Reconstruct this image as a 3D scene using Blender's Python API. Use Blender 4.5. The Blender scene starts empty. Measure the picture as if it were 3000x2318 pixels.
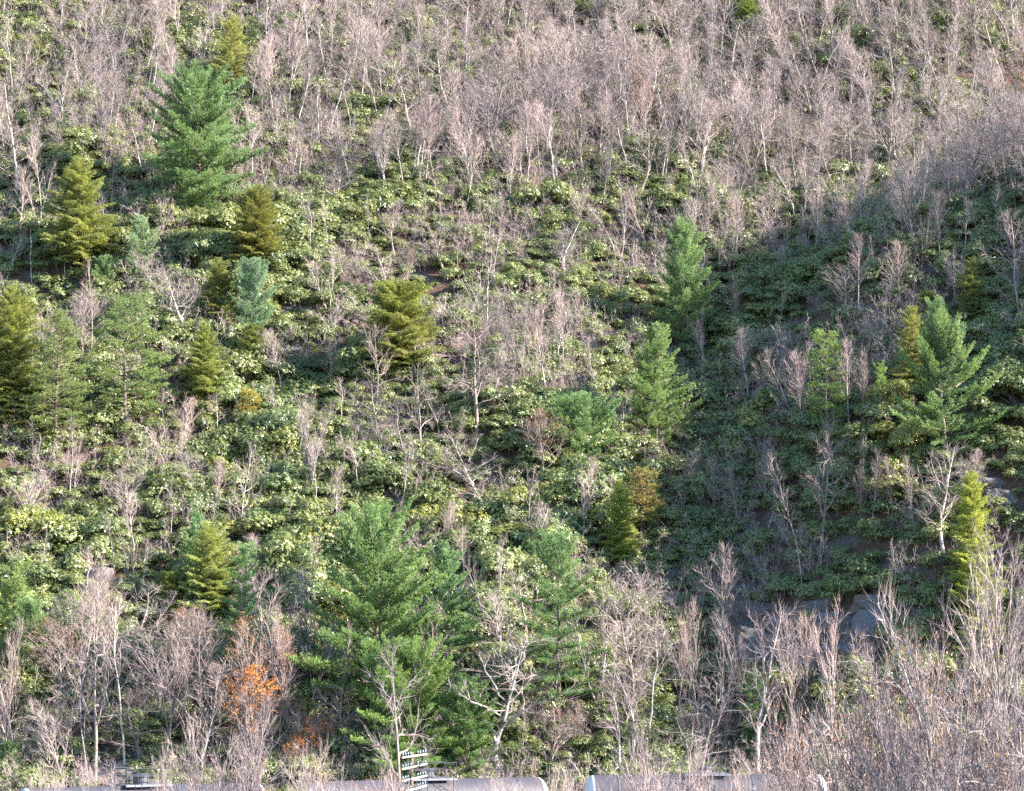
import bpy, math, random
import numpy as np
from mathutils import Vector

R = math.radians
SC = bpy.context.scene
COL = SC.collection

# ------------------------------------------------------------------ camera
CAM_Z = 14.0
PITCH = 4.6
FOC = 8684.0                       # focal length in photo pixels (3000 wide)
cd = bpy.data.cameras.new('camera')
cd.sensor_width = 36.0
cd.lens = 36.0 * FOC / 3000.0
cd.clip_start = 1.0
cd.clip_end = 8000.0
cam = bpy.data.objects.new('camera', cd)
COL.objects.link(cam)
cam.location = (0, 0, CAM_Z)
cam.rotation_euler = (R(90 + PITCH), 0, 0)
SC.camera = cam

# ------------------------------------------------------------------ light
SUN_EL, SUN_AZ = 27.0, -15.0       # azimuth from +x towards +y (negative = towards the camera)
W = bpy.data.worlds.new('World')
SC.world = W
W.use_nodes = True
nt = W.node_tree
bg = nt.nodes['Background']
sky = nt.nodes.new('ShaderNodeTexSky')
sky.sky_type = 'NISHITA'
sky.sun_disc = False
sky.sun_elevation = R(SUN_EL)
sky.sun_rotation = R(90 - SUN_AZ)
sky.air_density = 1.4
sky.dust_density = 0.0
sky.ozone_density = 6.0
nt.links.new(sky.outputs[0], bg.inputs[0])
bg.inputs[1].default_value = 0.095
sd = bpy.data.lights.new('sun', 'SUN')
sd.energy = 5.0
sd.angle = R(0.5)
sd.color = (1.0, 0.94, 0.87)
sun = bpy.data.objects.new('sun', sd)
COL.objects.link(sun)
sv = Vector((math.cos(R(SUN_EL)) * math.cos(R(SUN_AZ)), math.cos(R(SUN_EL)) * math.sin(R(SUN_AZ)), math.sin(R(SUN_EL))))
sun.rotation_euler = sv.to_track_quat('Z', 'Y').to_euler()
SC.view_settings.view_transform = 'Standard'
SC.view_settings.look = 'None'
SC.view_settings.gamma = 1.0
SC.view_settings.use_curve_mapping = False
SC.view_settings.exposure = 2.5
cy = SC.cycles
cy.max_bounces = 5
cy.diffuse_bounces = 3
cy.glossy_bounces = 1
cy.transmission_bounces = 3
cy.transparent_max_bounces = 4
cy.caustics_reflective = False
cy.caustics_refractive = False
cy.sample_clamp_indirect = 4.0
cy.use_denoising = False

rng = np.random.default_rng(11)
random.seed(5)

# ------------------------------------------------------------------ terrain
def _hash(ix, iy, seed):
    n = (ix.astype(np.int64) * 374761393 + iy.astype(np.int64) * 668265263 + seed * 1442695041) & 0x7fffffff
    n = (n ^ (n >> 13)) * 1274126177 & 0x7fffffff
    n = n ^ (n >> 16)
    return (n & 0xffff) / 65535.0

def noise(x, y, s, seed=0):
    x = np.asarray(x, float) / s; y = np.asarray(y, float) / s
    ix = np.floor(x); iy = np.floor(y)
    fx = x - ix; fy = y - iy
    fx = fx * fx * (3 - 2 * fx); fy = fy * fy * (3 - 2 * fy)
    a = _hash(ix, iy, seed); b = _hash(ix + 1, iy, seed); c = _hash(ix, iy + 1, seed); d = _hash(ix + 1, iy + 1, seed)
    return (a * (1 - fx) + b * fx) * (1 - fy) + (c * (1 - fx) + d * fx) * fy - 0.5

def sstep(a, b, x):
    t = np.clip((np.asarray(x, float) - a) / (b - a), 0, 1)
    return t * t * (3 - 2 * t)

PY = np.array([-3000, -200, 15, 60, 110, 150, 180, 208, 214, 335, 420, 520, 900, 3000, 6000.])
PZ = np.array([70, 25, 12.3, 8, 3.0, 0, 0, 0, 3.0, 90, 138, 160, 175, 120, 120.])

def height(x, y):
    x = np.asarray(x, float); y = np.asarray(y, float)
    z = np.interp(y, PY, PZ)
    on = sstep(209, 222, y) * (1 - sstep(520, 800, y))
    # spur on the right hand side that throws the gully into shade
    x0 = 13 + (y - 245) * 0.05
    ramp = 12.5 * sstep(x0, x0 + 21, x) + 0.40 * np.logaddexp(0, (x - x0 - 20) / 3.0) * 3.0
    ramp = ramp * (1 - 0.6 * sstep(80, 150, x)) + 5 * sstep(40, 56, x) * (1 - sstep(80, 150, x))
    wy = sstep(207, 226, y) * (1 - sstep(252, 296, y))
    z = z + ramp * wy
    # small gully lower left of centre
    g = np.exp(-((x + 23 - (y - 235) * 0.12) / 5.0) ** 2) * sstep(218, 232, y) * (1 - sstep(262, 285, y))
    z = z - 2.2 * g
    z = z + on * (4.5 * noise(x, y, 21, 1) + 2.6 * noise(x, y, 9, 2) + 1.2 * noise(x, y, 4.2, 3))
    z = z + 0.25 * noise(x, y, 2.0, 4) * sstep(205, 215, y)
    return z

CP, SP = math.cos(R(PITCH)), math.sin(R(PITCH))
def ray(px, py):
    u = (np.asarray(px, float) - 1500) / FOC; v = (1159 - np.asarray(py, float)) / FOC
    d = np.stack([u, CP - SP * v, SP + CP * v], -1)
    return d / d[..., 1:2]                       # y component = 1, so point = cam + d*y
def hit(px, py, lo=203.0, hi=420.0):
    """first place on the ground seen through this pixel, beyond y = lo"""
    d = ray(px, py)
    ys = np.arange(lo, hi, 0.4)
    zz = CAM_Z + d[2] * ys; xx = d[0] * ys
    h = height(xx, ys)
    k = np.nonzero(h >= zz)[0]
    y = ys[k[0]] if len(k) else hi
    return np.array([d[0] * y, y, float(height(d[0] * y, y))])
def project(p):
    p = np.asarray(p, float)
    q = p - np.array([0, 0, CAM_Z])
    dep = q[..., 1] * CP + q[..., 2] * SP
    up = -q[..., 1] * SP + q[..., 2] * CP
    return 1500 + FOC * q[..., 0] / dep, 1159 - FOC * up / dep, dep

# ------------------------------------------------------------------ mesh helpers
def mesh_np(name, V, faces, mats, smooth=False):
    """faces: list of (int array (M,k), material index)"""
    me = bpy.data.meshes.new(name)
    V = np.ascontiguousarray(V, dtype=np.float32)
    me.vertices.add(len(V)); me.vertices.foreach_set('co', V.ravel())
    loops = np.concatenate([f.ravel() for f, _ in faces]).astype(np.int32)
    tot = np.concatenate([np.full(len(f), f.shape[1]) for f, _ in faces]).astype(np.int32)
    mi = np.concatenate([np.full(len(f), m) for f, m in faces]).astype(np.int32)
    st = np.concatenate([[0], np.cumsum(tot)[:-1]]).astype(np.int32)
    me.loops.add(len(loops)); me.loops.foreach_set('vertex_index', loops)
    me.polygons.add(len(tot)); me.polygons.foreach_set('loop_start', st)
    me.polygons.foreach_set('loop_total', tot)
    me.polygons.foreach_set('material_index', mi)
    me.polygons.foreach_set('use_smooth', np.full(len(tot), smooth))
    for m in mats: me.materials.append(m)
    me.update(calc_edges=True)
    return me

def perp(d):
    a = np.where(np.abs(d[:, 2:3]) < 0.9, np.array([[0, 0, 1.]]), np.array([[1., 0, 0]]))
    u = np.cross(d, a); u /= np.linalg.norm(u, axis=1, keepdims=True) + 1e-9
    return u, np.cross(d, u)

class Geo:
    def __init__(s): s.V = []; s.F = []; s.n = 0
    def add(s, V, F, m=0):
        s.V.append(np.asarray(V, float).reshape(-1, 3)); s.F.append((np.asarray(F, int) + s.n, m)); s.n += len(s.V[-1])
    def tubes(s, P0, P1, R0, R1, n=3, m=0):
        P0 = np.asarray(P0, float).reshape(-1, 3); P1 = np.asarray(P1, float).reshape(-1, 3)
        R0 = np.asarray(R0, float).reshape(-1, 1, 1); R1 = np.asarray(R1, float).reshape(-1, 1, 1)
        if not len(P0): return
        d = P1 - P0; d /= np.linalg.norm(d, axis=1, keepdims=True) + 1e-9
        u, v = perp(d)
        a = np.arange(n) * 2 * math.pi / n
        c = np.cos(a)[None, :, None] * u[:, None, :] + np.sin(a)[None, :, None] * v[:, None, :]
        V = np.concatenate([P0[:, None] + c * R0, P1[:, None] + c * R1], 1)
        k = np.arange(n); q = np.stack([k, (k + 1) % n, (k + 1) % n + n, k + n], 1)
        F = q[None] + (np.arange(len(P0)) * 2 * n)[:, None, None]
        s.add(V, F.reshape(-1, 4), m)
    def spikes(s, P0, P1, R0, m=0):
        P0 = np.asarray(P0, float).reshape(-1, 3); P1 = np.asarray(P1, float).reshape(-1, 3)
        if not len(P0): return
        d = P1 - P0; d /= np.linalg.norm(d, axis=1, keepdims=True) + 1e-9
        u, v = perp(d); R0 = np.asarray(R0, float).reshape(-1, 1)
        a = [0, 2.094, 4.189]
        V = np.stack([P0 + (math.cos(t) * u + math.sin(t) * v) * R0 for t in a] + [P1], 1)
        q = np.array([[0, 1, 3], [1, 2, 3], [2, 0, 3]])
        F = q[None] + (np.arange(len(P0)) * 4)[:, None, None]
        s.add(V, F.reshape(-1, 3), m)
    def tri_blades(s, P, D, L, Wd, m=0, r=rng):
        """thin needle blades at P along D"""
        D = D / (np.linalg.norm(D, axis=1, keepdims=True) + 1e-9)
        S = r.normal(size=D.shape); S -= (S * D).sum(1, keepdims=True) * D
        S /= np.linalg.norm(S, axis=1, keepdims=True) + 1e-9
        L = np.asarray(L).reshape(-1, 1); Wd = np.asarray(Wd).reshape(-1, 1)
        V = np.stack([P - S * Wd / 2, P + S * Wd / 2, P + D * L], 1)
        s.add(V, np.arange(len(P) * 3).reshape(-1, 3), m)
    def leaves(s, P, D, N, L, Wd, m=0, droop=0.0):
        """diamond leaves: base P, direction D, face normal roughly N"""
        D = D / (np.linalg.norm(D, axis=1, keepdims=True) + 1e-9)
        S = np.cross(D, N); S /= np.linalg.norm(S, axis=1, keepdims=True) + 1e-9
        L = np.asarray(L).reshape(-1, 1); Wd = np.asarray(Wd).reshape(-1, 1)
        mid = P + D * L * 0.5
        tip = P + D * L - N * L * droop
        V = np.stack([P, mid + S * Wd / 2, tip, mid - S * Wd / 2], 1)
        s.add(V, np.arange(len(P) * 4).reshape(-1, 4), m)
    def box(s, c, h, m=0, rot=None, jit=0.0, r=rng):
        sg = np.array([[a, b, d] for a in (-1, 1) for b in (-1, 1) for d in (-1, 1)], float)
        V = sg * np.asarray(h, float)
        if jit: V = V * (1 + r.uniform(-jit, jit, V.shape))
        if rot is not None: V = V @ np.asarray(rot).T
        s.add(V + np.asarray(c, float), [[0, 1, 3, 2], [4, 6, 7, 5], [0, 4, 5, 1], [2, 3, 7, 6], [0, 2, 6, 4], [1, 5, 7, 3]], m)
    def mesh(s, name, mats, smooth=False):
        return mesh_np(name, np.concatenate(s.V), s.F, mats, smooth)

def obj(name, me, parent=None, **kw):
    o = bpy.data.objects.new(name, me); COL.objects.link(o)
    if parent is not None: o.parent = parent
    for k, v in kw.items(): o[k] = v
    return o
def root(name, loc, label, cat, group=None, rz=0.0):
    o = bpy.data.objects.new(name, None); COL.objects.link(o)
    o.empty_display_size = 0.2
    o.location = loc; o.rotation_euler = (0, 0, rz)
    o['label'] = label; o['category'] = cat
    if group: o['group'] = group
    return o

# ------------------------------------------------------------------ materials
def mat(name): 
    m = bpy.data.materials.new(name); m.use_nodes = True
    t = m.node_tree; b = t.nodes['Principled BSDF']
    return m, t, b
def nd(t, typ, **kw):
    n = t.nodes.new(typ)
    for k, v in kw.items():
        if isinstance(k, str) and hasattr(n, k): setattr(n, k, v)
    return n
def mixc(t, fac, a, b, blend='MIX'):
    n = t.nodes.new('ShaderNodeMix'); n.data_type = 'RGBA'; n.blend_type = blend
    for sock, v in ((0, fac), (6, a), (7, b)):
        if hasattr(v, 'links'): t.links.new(v, n.inputs[sock])
        elif sock == 0: n.inputs[0].default_value = v
        else: n.inputs[sock].default_value = (*v, 1)
    return n.outputs[2]
def tex_noise(t, scale, detail=3, coord='Object', rough=0.6):
    tc = t.nodes.new('ShaderNodeTexCoord'); n = t.nodes.new('ShaderNodeTexNoise')
    n.inputs['Scale'].default_value = scale; n.inputs['Detail'].default_value = detail; n.inputs['Roughness'].default_value = rough
    if coord == 'World':
        g = t.nodes.new('ShaderNodeNewGeometry'); t.links.new(g.outputs['Position'], n.inputs['Vector'])
    else: t.links.new(tc.outputs[coord], n.inputs['Vector'])
    return n.outputs['Fac']
def ramp(t, fac, stops):
    r = t.nodes.new('ShaderNodeValToRGB'); t.links.new(fac, r.inputs[0])
    e = r.color_ramp.elements
    while len(e) < len(stops): e.new(0.5)
    for k, (p, c) in enumerate(stops): e[k].position = p; e[k].color = (*c, 1)
    return r.outputs[0]

def leaf_mat(name, c1, c2, c3=None, rough=0.5, trans=0.3, c3amt=0.06, spec=0.4, objvar=0.25):
    m, t, b = mat(name)
    g = t.nodes.new('ShaderNodeNewGeometry')
    oi = t.nodes.new('ShaderNodeObjectInfo')
    stops = [(0.0, c1), (1 - (c3amt if c3 else 0), c2)]
    c = ramp(t, g.outputs['Random Per Island'], [(0.0, c1), (0.9 - (c3amt if c3 else 0), c2)] + ([(1 - c3amt * .8, c3)] if c3 else []))
    dark = tuple(x * 0.72 for x in c1); warm = (c2[0] * 1.25, c2[1] * 1.06, c2[2] * 0.85)
    v = ramp(t, oi.outputs['Random'], [(0.0, dark), (1.0, warm)])
    c = mixc(t, objvar, c, v)
    c = mixc(t, 1.0, c, oi.outputs['Color'], 'MULTIPLY')
    t.links.new(c, b.inputs['Base Color'])
    b.inputs['Roughness'].default_value = rough
    b.inputs['Specular IOR Level'].default_value = spec
    tr = t.nodes.new('ShaderNodeBsdfTranslucent'); t.links.new(mixc(t, 1.0, c, (1.1, 1.1, 0.75), 'MULTIPLY'), tr.inputs['Color'])
    mx = t.nodes.new('ShaderNodeMixShader'); mx.inputs[0].default_value = trans
    t.links.new(b.outputs[0], mx.inputs[1]); t.links.new(tr.outputs[0], mx.inputs[2])
    t.links.new(mx.outputs[0], t.nodes['Material Output'].inputs[0])
    return m
def bark_mat(name, c1, c2, scale=3.0, rough=0.85, patch=None, objvar=0.0):
    m, t, b = mat(name)
    oi = t.nodes.new('ShaderNodeObjectInfo')
    c = ramp(t, tex_noise(t, scale, 4), [(0.3, c1), (0.7, c2)])
    if patch:
        p = tex_noise(t, 1.1, 3)
        f = ramp(t, p, [(0.52, (0, 0, 0)), (0.6, (1, 1, 1))])
        c = mixc(t, f, c, patch)
    c = mixc(t, 1.0, c, oi.outputs['Color'], 'MULTIPLY')
    c = mixc(t, 1.0, c, ramp(t, oi.outputs['Random'], [(0, (.66, .66, .70)), (.5, (.92, .87, .84)), (1, (1.14, 1.1, 1.06))]), 'MULTIPLY')
    t.links.new(c, b.inputs['Base Color']); b.inputs['Roughness'].default_value = rough
    b.inputs['Specular IOR Level'].default_value = 0.2
    return m
M = {}
M['rhodo'] = leaf_mat('rhododendron_leaf', (0.10, 0.14, 0.045), (0.235, 0.26, 0.085), (0.32, 0.31, 0.12), rough=0.33, trans=0.22, spec=0.7, c3amt=.03)
M['pine'] = leaf_mat('white_pine_needles', (0.11, 0.175, 0.06), (0.29, 0.355, 0.155), None, rough=0.45, trans=0.38)
M['hemlock'] = leaf_mat('hemlock_needles', (0.16, 0.195, 0.055), (0.37, 0.395, 0.13), None, rough=0.5, trans=0.42)
M['pitch'] = leaf_mat('pitch_pine_needles', (0.13, 0.185, 0.07), (0.25, 0.30, 0.12), (0.34, 0.24, 0.08), rough=0.5, trans=0.35)
M['brown'] = leaf_mat('dead_oak_leaves', (0.22, 0.11, 0.06), (0.36, 0.20, 0.13), (0.46, 0.26, 0.09), rough=0.6, trans=0.4)
M['bark'] = bark_mat('grey_bark', (0.13, 0.11, 0.095), (0.29, 0.25, 0.22), 5)
M['birch'] = bark_mat('pale_bark', (0.32, 0.29, 0.275), (0.50, 0.47, 0.45), 2.5, patch=(0.18, 0.16, 0.15))
M['pinebark'] = bark_mat('pine_bark', (0.10, 0.075, 0.06), (0.24, 0.19, 0.155), 6)
M['branch'] = bark_mat('branch_bark', (0.20, 0.165, 0.155), (0.33, 0.285, 0.27), 2)
M['twig'] = bark_mat('twigs', (0.26, 0.20, 0.185), (0.38, 0.31, 0.30), 1.5)

def ground_mat():
    m, t, b = mat('forest_floor')
    n1 = tex_noise(t, 0.35, 5, 'World'); n2 = tex_noise(t, 3.0, 5, 'World', 0.7)
    c = ramp(t, n2, [(0.3, (0.05, 0.032, 0.022)), (0.55, (0.09, 0.055, 0.04)), (0.75, (0.15, 0.09, 0.06))])
    c2 = ramp(t, n2, [(0.3, (0.06, 0.055, 0.05)), (0.7, (0.13, 0.12, 0.11))])
    f = ramp(t, n1, [(0.5, (0, 0, 0)), (0.62, (1, 1, 1))])
    c = mixc(t, f, c, c2)
    t.links.new(c, b.inputs['Base Color']); b.inputs['Roughness'].default_value = 0.95
    b.inputs['Specular IOR Level'].default_value = 0.1
    bp = t.nodes.new('ShaderNodeBump'); bp.inputs['Strength'].default_value = 0.7; bp.inputs['Distance'].default_value = 0.15
    t.links.new(n2, bp.inputs['Height']); t.links.new(bp.outputs[0], b.inputs['Normal'])
    return m
def rock_mat():
    m, t, b = mat('hillside_rock')
    n1 = tex_noise(t, 0.8, 5, 'World'); n2 = tex_noise(t, 5.0, 5, 'World', 0.7)
    c = ramp(t, n2, [(0.3, (0.06, 0.055, 0.055)), (0.7, (0.155, 0.14, 0.14))])
    c = mixc(t, ramp(t, n1, [(0.48, (0, 0, 0)), (0.62, (1, 1, 1))]), c, (0.11, 0.075, 0.06))
    t.links.new(c, b.inputs['Base Color']); b.inputs['Roughness'].default_value = 0.85
    bp = t.nodes.new('ShaderNodeBump'); bp.inputs['Strength'].default_value = 0.8; bp.inputs['Distance'].default_value = 0.12
    t.links.new(n2, bp.inputs['Height']); t.links.new(bp.outputs[0], b.inputs['Normal'])
    return m
def flat_mat(name, c, rough=0.6, var=0.12, scale=3.0, metal=0.0, c2=None):
    m, t, b = mat(name)
    c2 = c2 or tuple(x * (1 - var * 2.5) for x in c)
    t.links.new(ramp(t, tex_noise(t, scale, 5, 'Object', 0.65), [(0.35, c), (0.7, c2)]), b.inputs['Base Color'])
    b.inputs['Roughness'].default_value = rough; b.inputs['Metallic'].default_value = metal
    return m
M['ground'] = ground_mat(); M['rock'] = rock_mat()
M['tank'] = flat_mat('dark_tank_paint', (0.040, 0.037, 0.048), 0.6, 0.14, 0.8, c2=(0.060, 0.05, 0.052))
M['tank_end'] = flat_mat('pale_tank_end', (0.50, 0.49, 0.48), 0.5, 0.08, 1.5)
M['steel'] = flat_mat('weathered_steel', (0.025, 0.023, 0.026), 0.6, 0.1, 4)
M['plat'] = flat_mat('galvanised_grating', (0.16, 0.16, 0.18), 0.5, 0.1, 4)
M['hatch'] = flat_mat('hatch_housing', (0.06, 0.06, 0.07), 0.5, 0.1, 4)
M['wood'] = flat_mat('weathered_crossarm', (0.27, 0.245, 0.215), 0.8, 0.12, 6)
M['pole'] = flat_mat('creosote_pole', (0.15, 0.10, 0.07), 0.85, 0.15, 5)
M['insul'] = flat_mat('aqua_glass_insulator', (0.14, 0.21, 0.21), 0.12, 0.05, 3)
M['gravel'] = flat_mat('ballast', (0.22, 0.20, 0.19), 0.9, 0.2, 8)
M['rail'] = flat_mat('rail_steel', (0.22, 0.14, 0.10), 0.5, 0.1, 3)

# ------------------------------------------------------------------ ground
xs = np.unique(np.concatenate([np.linspace(-4000, -120, 14), np.arange(-120, -60, 4), np.arange(-60, 80, 0.9), np.arange(80, 160, 4), np.linspace(160, 4000, 14)]))
ys = np.unique(np.concatenate([np.linspace(-3000, 0, 8), np.arange(0, 205, 6), np.arange(205, 345, 0.8), np.arange(345, 560, 6), np.linspace(560, 6000, 12)]))
X, Y = np.meshgrid(xs, ys)
Vt = np.stack([X, Y, height(X, Y)], -1).reshape(-1, 3)
nx, ny = len(xs), len(ys)
ii = (np.arange(ny - 1)[:, None] * nx + np.arange(nx - 1)[None]).ravel()
obj('hillside', mesh_np('hillside', Vt, [(np.stack([ii, ii + 1, ii + nx + 1, ii + nx], 1), 0)], [M['ground']], True), kind='structure')

# ------------------------------------------------------------------ conifer boughs (shared meshes)
def tuft_blades(g, C, D, n, L, w, spread, m, r):
    """n needles in a bundle at each C, around D"""
    k = len(C)
    P = np.repeat(C, n, 0); Dr = np.repeat(D, n, 0)
    v = r.normal(size=P.shape); v /= np.linalg.norm(v, axis=1, keepdims=True)
    Dn = Dr / (np.linalg.norm(Dr, axis=1, keepdims=True) + 1e-9) + v * spread
    g.tri_blades(P - Dn * 0.0, Dn, L * r.uniform(0.7, 1.15, len(P)), np.full(len(P), w), m, r)

def bough_mesh(kind, L, seed):
    r = np.random.default_rng(seed); g = Geo()
    up = {'pine': 0.13, 'hemlock': -0.05, 'pitch': 0.05, 'cand': 0.34}[kind]; cand = kind == 'cand'; kind = 'pine' if cand else kind
    ns = 8
    s = np.linspace(0, L, ns + 1)
    side = r.uniform(-0.07, 0.07) * L
    def axis(t):
        t = np.asarray(t, float)
        return np.stack([t, side * (t / L) ** 2 + 0.03 * L * np.sin(t / L * 5 + seed), up * L * (t / L) ** 2 * (1 if kind != 'hemlock' else 2.2)], -1)
    A = axis(s); rad = 0.012 * L * (1 - s / L) + 0.006
    g.tubes(A[:-1], A[1:], rad[:-1], rad[1:], 4, 1)
    step = {'pine': 0.15, 'hemlock': 0.11, 'pitch': 0.22}[kind]
    t = np.arange(L * (0.18 if kind == 'pine' else 0.1), L, step)
    C, D = [], []
    for k, tk in enumerate(t):
        for sg in (-1, 1):
            q = tk / L
            if kind == 'pitch' and q < 0.3: continue
            bl = L * (0.42 if kind != 'pine' else 0.27) * (1 - q) ** 0.75 * (0.35 + 0.65 * min(1, q / 0.35)) * r.uniform(0.55, 1.2) + 0.13
            an = R(r.uniform(38, 62)) * sg
            p0 = axis(tk + r.uniform(-.04, .04))
            dz = {'pine': r.uniform(0.0, 1.0), 'hemlock': r.uniform(-0.3, 0.05), 'pitch': r.uniform(-0.05, 0.45)}[kind]
            d = np.array([math.cos(an), math.sin(an), dz]); d /= np.linalg.norm(d)
            p1 = p0 + d * bl
            if kind == 'hemlock': p1[2] -= 0.12 * bl
            g.spikes([p0], [p1], [0.007 + 0.004 * bl], 1)
            sp = {'pine': 0.085, 'hemlock': 0.052, 'pitch': 0.12}[kind]
            f = np.arange(bl * (0.12 if kind != 'pitch' else 0.5), bl + 0.01, sp) / bl
            if not len(f): f = np.array([1.0])
            c = p0 + (p1 - p0) * f[:, None]
            C.append(c); D.append(np.repeat(d[None], len(c), 0))
    f = np.arange(L * 0.5, L, 0.08); C.append(axis(f)); D.append(np.repeat(np.array([[1, 0, .25]]), len(f), 0))
    C = np.concatenate(C); D = np.concatenate(D)
    if kind == 'pine':
        C = np.concatenate([C, C]) + r.normal(size=(2 * len(C), 3)) * 0.06
        D = np.concatenate([D, D]) + np.array([0, 0, 0.55])
        tuft_blades(g, C, D, 7, 0.14, 0.024, 0.6, 0, r)
    elif kind == 'pitch':
        C = C + r.normal(size=C.shape) * 0.05
        D = D + np.array([0, 0, 0.5])
        tuft_blades(g, C, D, 20, 0.14, 0.022, 0.85, 0, r)
    else:
        for rep in range(3):
            sgn = r.choice([-1, 1], len(C)); an = sgn * r.uniform(0.4, 1.1, len(C))
            Dx = np.stack([D[:, 0] * np.cos(an) - D[:, 1] * np.sin(an), D[:, 0] * np.sin(an) + D[:, 1] * np.cos(an), D[:, 2] - r.uniform(0.0, 0.6, len(C))], 1)
            N = r.normal(size=C.shape) * 0.45 + np.array([0, 0, 1.])
            g.leaves(C + r.normal(size=C.shape) * 0.03, Dx, N, r.uniform(0.06, 0.14, len(C)), np.full(len(C), 0.034), 0)
    m = {'cand': M['pine'], 'pine': M['pine'], 'hemlock': M['hemlock'], 'pitch': M['pitch']}[kind]
    return g.mesh(kind + '_bough', [m, M['pinebark']])

SIZES = {'cand': (1.8, 3.6), 'pine': (0.8, 1.8, 3.4), 'hemlock': (0.6, 1.3, 2.3), 'pitch': (0.7, 1.4, 2.4)}
BOUGH = {k: [[bough_mesh(k, L, 100 * i + j + 7) for j in range(4)] for i, L in enumerate(SIZES[k])] for k in SIZES}

def trunk_mesh(H, r0, bend, seed, m, n=8, lean=(0, 0), taper=0.85, name='trunk', seg=10):
    r = np.random.default_rng(seed); g = Geo()
    t = np.linspace(0, 1, seg + 1)
    wob = np.cumsum(r.normal(size=(seg + 1, 2)) * bend, 0); wob -= wob[0]
    P = np.stack([wob[:, 0] + lean[0] * H * t, wob[:, 1] + lean[1] * H * t, H * t - 0.4 * (t == 0)], 1)
    rad = r0 * (1 - taper * t) ; rad[0] *= 1.35
    # one joined tube
    a = np.arange(n) * 2 * math.pi / n
    ring = np.stack([np.cos(a), np.sin(a), np.zeros(n)], 1)
    V = P[:, None] + ring[None] * rad[:, None, None]
    k = np.arange(n); q = np.stack([k, (k + 1) % n, (k + 1) % n + n, k + n], 1)
    F = (q[None] + (np.arange(seg) * n)[:, None, None]).reshape(-1, 4)
    g.add(V, F, 0)
    return g.mesh(name, [m], True), P

def conifer(kind, tip, base_py, hw, label, tint=(1, 1, 1), crown=0.05, dens=1.0, top_el=55, low_el=5, shape=0.8, flat=0.0, lean=0.0, group=None, name=None, base_px=None, seed=None, lift=0.0, extra=None):
    """tip: photo pixel of the top, base_py: row where the trunk meets the ground"""
    seed = seed or int(tip[0] * 7 + tip[1])
    r = np.random.default_rng(seed)
    b = hit(base_px if base_px else tip[0], base_py)
    D = project(b)[2]
    H = (base_py - tip[1]) / FOC * D / CP
    W_ = hw / FOC * D * {'pine': 1.32, 'hemlock': 1.25, 'pitch': 1.25}[kind]
    name = name or {'pine': 'white_pine', 'hemlock': 'hemlock_tree', 'pitch': 'pitch_pine'}[kind]
    rt = root(name, b, label, {'pine': 'pine tree', 'hemlock': 'hemlock', 'pitch': 'pine tree'}[kind], group)
    me, P = trunk_mesh(H, 0.011 * H + 0.05, 0.006 * H, seed, M['pinebark'], lean=(lean, 0), taper=0.93)
    to = obj('trunk', me, rt)
    spacing = {'pine': 0.56, 'hemlock': 0.25, 'pitch': 0.42}[kind] * (0.6 + 0.05 * H) / dens
    hgts = np.arange(crown * H, H * 0.985, spacing)
    nper = {'pine': 6, 'hemlock': 6, 'pitch': 6}[kind]
    cnt = 0
    for hh in hgts:
        t = (hh / H - crown) / (1 - crown)
        pr = ((1 - t) ** shape) * (0.62 + 0.38 * min(1, t / 0.18)) + 0.04
        if kind == 'pine': pr *= r.uniform(0.8, 1.05)
        off = r.uniform(0, 6.28)
        for k in range(nper):
            if cnt >= 296: break
            Lb = W_ * pr * (r.uniform(0.62, 1.15) if kind != 'hemlock' else r.choice([.6, .8, 1.0, 1.18]) * r.uniform(.9, 1.1))
            if kind == 'pitch' and r.random() < 0.12: continue
            if extra: Lb *= extra(t, r)
            Lb = max(Lb, 0.28)
            az = off + k * 6.283 / nper + r.uniform(-.4, .4)
            el = R(low_el + (top_el - low_el) * t ** 1.3 + r.uniform(-8, 8))
            Lm = Lb / max(0.45, math.cos(el)) if t < 0.85 else Lb * 1.2
            if el > .15: Lm = max(.25, min(Lm, (H - hh + .3 + .05 * W_) / math.sin(el)))
            si = int(np.argmin([abs(math.log(Lm / q)) for q in SIZES[kind]]))
            hz = hh + r.uniform(-.35, .35) * spacing
            p = np.array([np.interp(hz, P[:, 2], P[:, i]) for i in range(3)])
            o = obj('bough', BOUGH[kind][si][r.integers(4)], rt)
            o.location = p; sc = Lm / SIZES[kind][si]
            o.scale = (sc, sc * r.uniform(0.85, 1.15), sc)
            o.rotation_euler = (r.uniform(-.3, .3), -el, az)
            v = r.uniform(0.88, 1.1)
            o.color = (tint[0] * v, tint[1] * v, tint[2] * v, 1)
            cnt += 1
    return rt, b, H, W_

# ------------------------------------------------------------------ bare trees (shared meshes, each variant about 8 m tall)
def rot_dir(d, ang, az):
    d = d / np.linalg.norm(d)
    a = np.array([0, 0, 1.]) if abs(d[2]) < 0.95 else np.array([1., 0, 0])
    u = np.cross(d, a); u /= np.linalg.norm(u); v = np.cross(d, u)
    return d * math.cos(ang) + (u * math.cos(az) + v * math.sin(az)) * math.sin(ang)

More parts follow.
